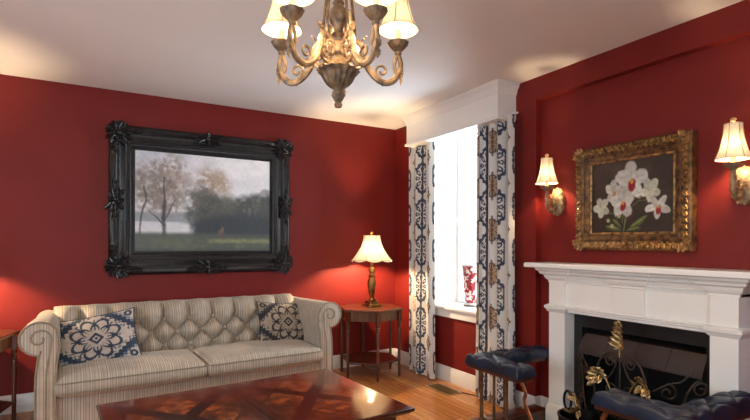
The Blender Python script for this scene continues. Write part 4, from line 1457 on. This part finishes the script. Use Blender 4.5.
# ------------------------------------------------------------------ club fender with leather seats
fen = empty('club_fender', (0, -2.80, .0), 'wooden club fender with two navy tufted leather corner seats around the hearth', 'fender')
FXF, FHW, SW = -.745, .735, .165      # outer front line, half length, seat width
b = MB()
pl = [(0, .0), (.012, .004), (.012, .06), (.004, .072), (.004, .105), (-.008, .118), (-.02, .122)]
b.rects(FXF + .02, FXF + .14, -FHW + .02, FHW - .02, pl)
for s in (1, -1):
    y0, y1 = sorted((s * (FHW - .02), s * (FHW - .14)))
    b.rects(FXF + .145, -.08, y0, y1, pl)
b.build('plinth', M_FENDER, fen)
ZS0, ZS1 = .495, .568


def seat_mesh(s):
    """L-shaped tufted pad: front run from the corner to the gap, return run to the wall"""
    mb = MB()
    gap = .252
    st = .0075
    x0, x1, y0, y1 = FXF, -.06, gap, FHW
    nx, ny = int(round((x1 - x0) / st)), int(round((y1 - y0) / st))
    st_x, st_y = (x1 - x0) / nx, (y1 - y0) / ny
    kx, ky = int(round(SW / st_x)), ny - int(round(SW / st_y))
    xi, yi = x0 + kx * st_x, y0 + ky * st_y       # inner corner of the L
    idx = {}
    top, bot = {}, {}
    def inside(i, j): return i <= kx or j >= ky
    for i in range(nx + 1):
        for j in range(ny + 1):
            if not inside(i, j): continue
            x, y = x0 + i * st_x, y0 + j * st_y
            d = min(x - x0, x1 - x, y1 - y, y - y0)
            if x > xi and y > yi: d = min(d, y - yi)
            if x < xi and y < yi: d = min(d, xi - x)
            if abs(x - xi) < 1e-6 and y <= yi + 1e-6: d = 0
            if abs(y - yi) < 1e-6 and x >= xi - 1e-6: d = 0
            if x <= xi + 1e-6 and y >= yi - 1e-6: d = min(x - x0, y1 - y, math.hypot(max(xi - x, 0), max(y - yi, 0)) if True else 9)
            r = .04
            e = math.sqrt(max(0, 1 - (1 - min(1, d / r)) ** 2))
            # diamond tufts
            al = (y - y0) if x <= xi else (y - y0)
            if y < yi + .02 or x < xi: p, q = (y - y0 - .06) / .11, (x - x0 - SW / 2) / .075
            else: p, q = (x - x0 - SW / 2) / .115, (y1 - SW / 2 - y) / .075
            tf = abs(math.sin(PI * (p + q) / 2) * math.sin(PI * (p - q) / 2)) ** .4
            z = ZS0 + .02 + (ZS1 - ZS0 - .04) * e + .022 * tf * e
            top[(i, j)] = len(mb.v); mb.v.append((x, s * y, z))
    for i in range(nx + 1):
        for j in range(ny + 1):
            if inside(i, j):
                bot[(i, j)] = len(mb.v); mb.v.append((x0 + i * st_x, s * (y0 + j * st_y), ZS0))
    edges = {}
    for i in range(nx):
        for j in range(ny):
            c = [(i, j), (i + 1, j), (i + 1, j + 1), (i, j + 1)]
            if not (i + 1 <= kx or j >= ky): continue
            mb.f.append(tuple(top[k] for k in c)); mb.f.append(tuple(bot[k] for k in c[::-1]))
            for a, c2 in zip(c, c[1:] + c[:1]):
                if (c2, a) in edges: del edges[(c2, a)]
                else: edges[(a, c2)] = 1
    for a, c2 in edges: mb.f.append((top[a], bot[a], bot[c2], top[c2]))
    return mb, y0, y1, xi, yi


for s in (1, -1):
    mb, y0, y1, xi, yi = seat_mesh(s)
    pad = mb.build('seat_pad', M_LEATHER, fen, smooth=60)
    for p in range(0, 5):                        # buttons where the tufts meet
        for q in (-1, 0, 1):
            if (p + q) % 2: continue
            y, x = y0 + .06 + p * .11, FXF + SW / 2 + q * .075
            if not (y0 + .02 < y < y1 - .02) or abs(q) == 1: continue
            nb = MB(); nb.lathe([(.0005, .006), (.006, .005), (.008, .001), (.0005, -.002)], 10); nb.build('button', M_LEATHER, pad, loc=(x, s * y, ZS0 + .02 + (ZS1 - ZS0 - .04) + .001))
    rb = MB()
    ya, yb = sorted((s * (y0 + .012), s * (y1 - .012))); rb.box(FXF + .012, FXF + SW - .012, ya, yb, ZS0 - .026, ZS0 - .0005, .004)
    ya, yb = sorted((s * (yi + .012), s * (y1 - .012))); rb.box(FXF + SW - .012, -.07, ya, yb, ZS0 - .026, ZS0 - .0005, .004)
    rb.build('seat_rail', M_FENDER, fen)
    for (x, y) in [(FXF + .08, y0 + .05 + .115 * k) for k in range(1, 4)] + [(FXF + .08, y1 - .08), (FXF + .3, y1 - .08), (FXF + .5, y1 - .08)]:
        pb = MB(); pb.lathe([(.018, .119), (.02, .124), (.012, .132), (.0095, .14), (.0095, ZS0 - .06), (.013, ZS0 - .052), (.013, ZS0 - .025)], 14, (x, s * y, 0)); pb.build('post', M_POST, fen)
    sb = MB()
    pth = bez([(FXF + .08, s * (y0 + .05), ZS0 - .027), (FXF + .08, s * (y0 + .01), ZS0 - .09), (FXF + .08, s * (y0 + .015), ZS0 - .15), (FXF + .08, s * (y0 - .05), ZS0 - .26), (FXF + .08, s * (y0 - .13), .122)], 8)
    sb.tube(pth, .014, 8, flat=.5); sb.build('end_strap', M_COPPER, fen)

# ------------------------------------------------------------------ coffee table
TR = math.radians(4)
ctab = empty('coffee_table', (-2.215, -2.10, 0), 'low brown-red coffee table with inlaid burl top in front of the sofa', 'table', rz=TR)
TW, TD, TZ = 1.37, .96, .45
n, m = 260, 180
u = np.linspace(-1, 1, n)[None, :] * np.ones((m, 1)); v = np.linspace(-1, 1, m)[:, None] * np.ones((1, n))
Xn, Yn = u * TW / 2, v * TD / 2


def table_pattern():
    nz = fbm(Xn * 22 + 4, Yn * 22, 61, 5); n2 = fbm(Xn * 6 + 4, Yn * 40, 62, 4)
    C = np.ones(u.shape + (3,)) * np.array((136, 64, 32)) / 255
    C = mixc(C, (182, 98, 48), sstep(.35, .75, nz) * .9)
    C = mixc(C, (72, 30, 18), sstep(.5, .25, nz) * .7)
    hx, hy = TW / 2, TD / 2
    # each half: diamond of paler burl on darker corners
    cx = np.where(Xn < 0, -hx / 2, hx / 2)
    px, py = np.abs(Xn - cx) / (hx / 2 - .05), np.abs(Yn) / (hy - .09)
    dark = (58, 24, 16)
    diag = np.minimum(np.abs(px - py), 1)
    C = mixc(C, dark, ((diag < .16) & (np.maximum(px, py) < 1)) * .9)
    dm = px + py
    C = mixc(C, (84, 34, 20), ((dm > 1.0) & (dm < 1.08)) * .7)
    C = mixc(C, (104, 40, 26), (dm > 1.08) * .45)
    # bands
    e = np.minimum(hx - np.abs(Xn), hy - np.abs(Yn))
    band = (e < .085) | (np.abs(Xn) < .045)
    C = mixc(C, (98, 40, 26), band * (.55 + .3 * n2))
    lines = ((e > .082) & (e < .09)) | ((np.abs(Xn) > .041) & (np.abs(Xn) < .049)) | (np.abs(Xn) < .004)
    C = mixc(C, (38, 16, 12), lines * .9)
    return lin_np(C)


def inlay_mat():
    m_, nt, N, L, bs = nodes_of('burl_inlay')
    at = N.new('ShaderNodeAttribute'); at.attribute_name = 'pattern'
    tc = N.new('ShaderNodeTexCoord'); nz_ = N.new('ShaderNodeTexNoise'); nz_.inputs['Scale'].default_value = 38; nz_.inputs['Detail'].default_value = 6
    L.new(tc.outputs['Object'], nz_.inputs['Vector'])
    cr = N.new('ShaderNodeValToRGB'); cr.color_ramp.elements[0].position = .3; cr.color_ramp.elements[0].color = (.6, .55, .5, 1); cr.color_ramp.elements[1].position = .7
    L.new(nz_.outputs['Fac'], cr.inputs['Fac'])
    mx = N.new('ShaderNodeMix'); mx.data_type = 'RGBA'; mx.blend_type = 'MULTIPLY'; mx.inputs[0].default_value = .7
    L.new(at.outputs['Color'], mx.inputs[6]); L.new(cr.outputs['Color'], mx.inputs[7]); L.new(mx.outputs[2], bs.inputs['Base Color'])
    bs.inputs['Roughness'].default_value = .2
    bs.inputs['Coat Weight'].default_value = .7; bs.inputs['Coat Roughness'].default_value = .1
    n3 = N.new('ShaderNodeTexNoise'); n3.inputs['Scale'].default_value = 9
    L.new(tc.outputs['Object'], n3.inputs['Vector'])
    bp = N.new('ShaderNodeBump'); bp.inputs['Strength'].default_value = .12; bp.inputs['Distance'].default_value = .01
    L.new(n3.outputs['Fac'], bp.inputs['Height']); L.new(bp.outputs['Normal'], bs.inputs['Normal'])
    return m_


b = MB(); b.rects(-TW / 2, TW / 2, -TD / 2, TD / 2, [(-.03, TZ - .04), (-.012, TZ - .036), (-.004, TZ - .028), (.008, TZ - .02), (.012, TZ - .01), (.008, TZ - .003), (0, TZ - .001)])
top = b.build('tabletop', wood_mat('table_edge_wood', (40, 18, 12), (84, 38, 24), .25, 'X', coat=.5), ctab)
b = MB(); b.grid(np.stack([Xn, Yn, np.full_like(Xn, TZ)], -1)); b.build('inlaid_panel', inlay_mat(), top, smooth=0, pattern=table_pattern().reshape(-1, 3))
b = MB(); b.box(-TW / 2 + .06, TW / 2 - .06, -TD / 2 + .06, TD / 2 - .06, TZ - .14, TZ - .039, .004); b.build('apron', M_MAHOG, ctab)
b = MB(); b.rects(-TW / 2 + .06, TW / 2 - .06, -TD / 2 + .06, TD / 2 - .06, [(0, TZ - .15), (.012, TZ - .146), (.012, TZ - .138), (0, TZ - .13)]); b.build('apron_moulding', M_MAHOG, ctab)
for sx_ in (1, -1):
    for sy_ in (1, -1):
        b = MB(); cx, cy = sx_ * (TW / 2 - .11), sy_ * (TD / 2 - .11)
        b.loft([[(cx + k * q[0], cy + k * q[1], z) for q in ((-1, -1), (1, -1), (1, 1), (-1, 1))] for k, z in ((.028, 0), (.034, .01), (.03, .03), (.034, .12), (.046, .26), (.048, TZ - .148))])
        b.build('leg', M_MAHOG, ctab)
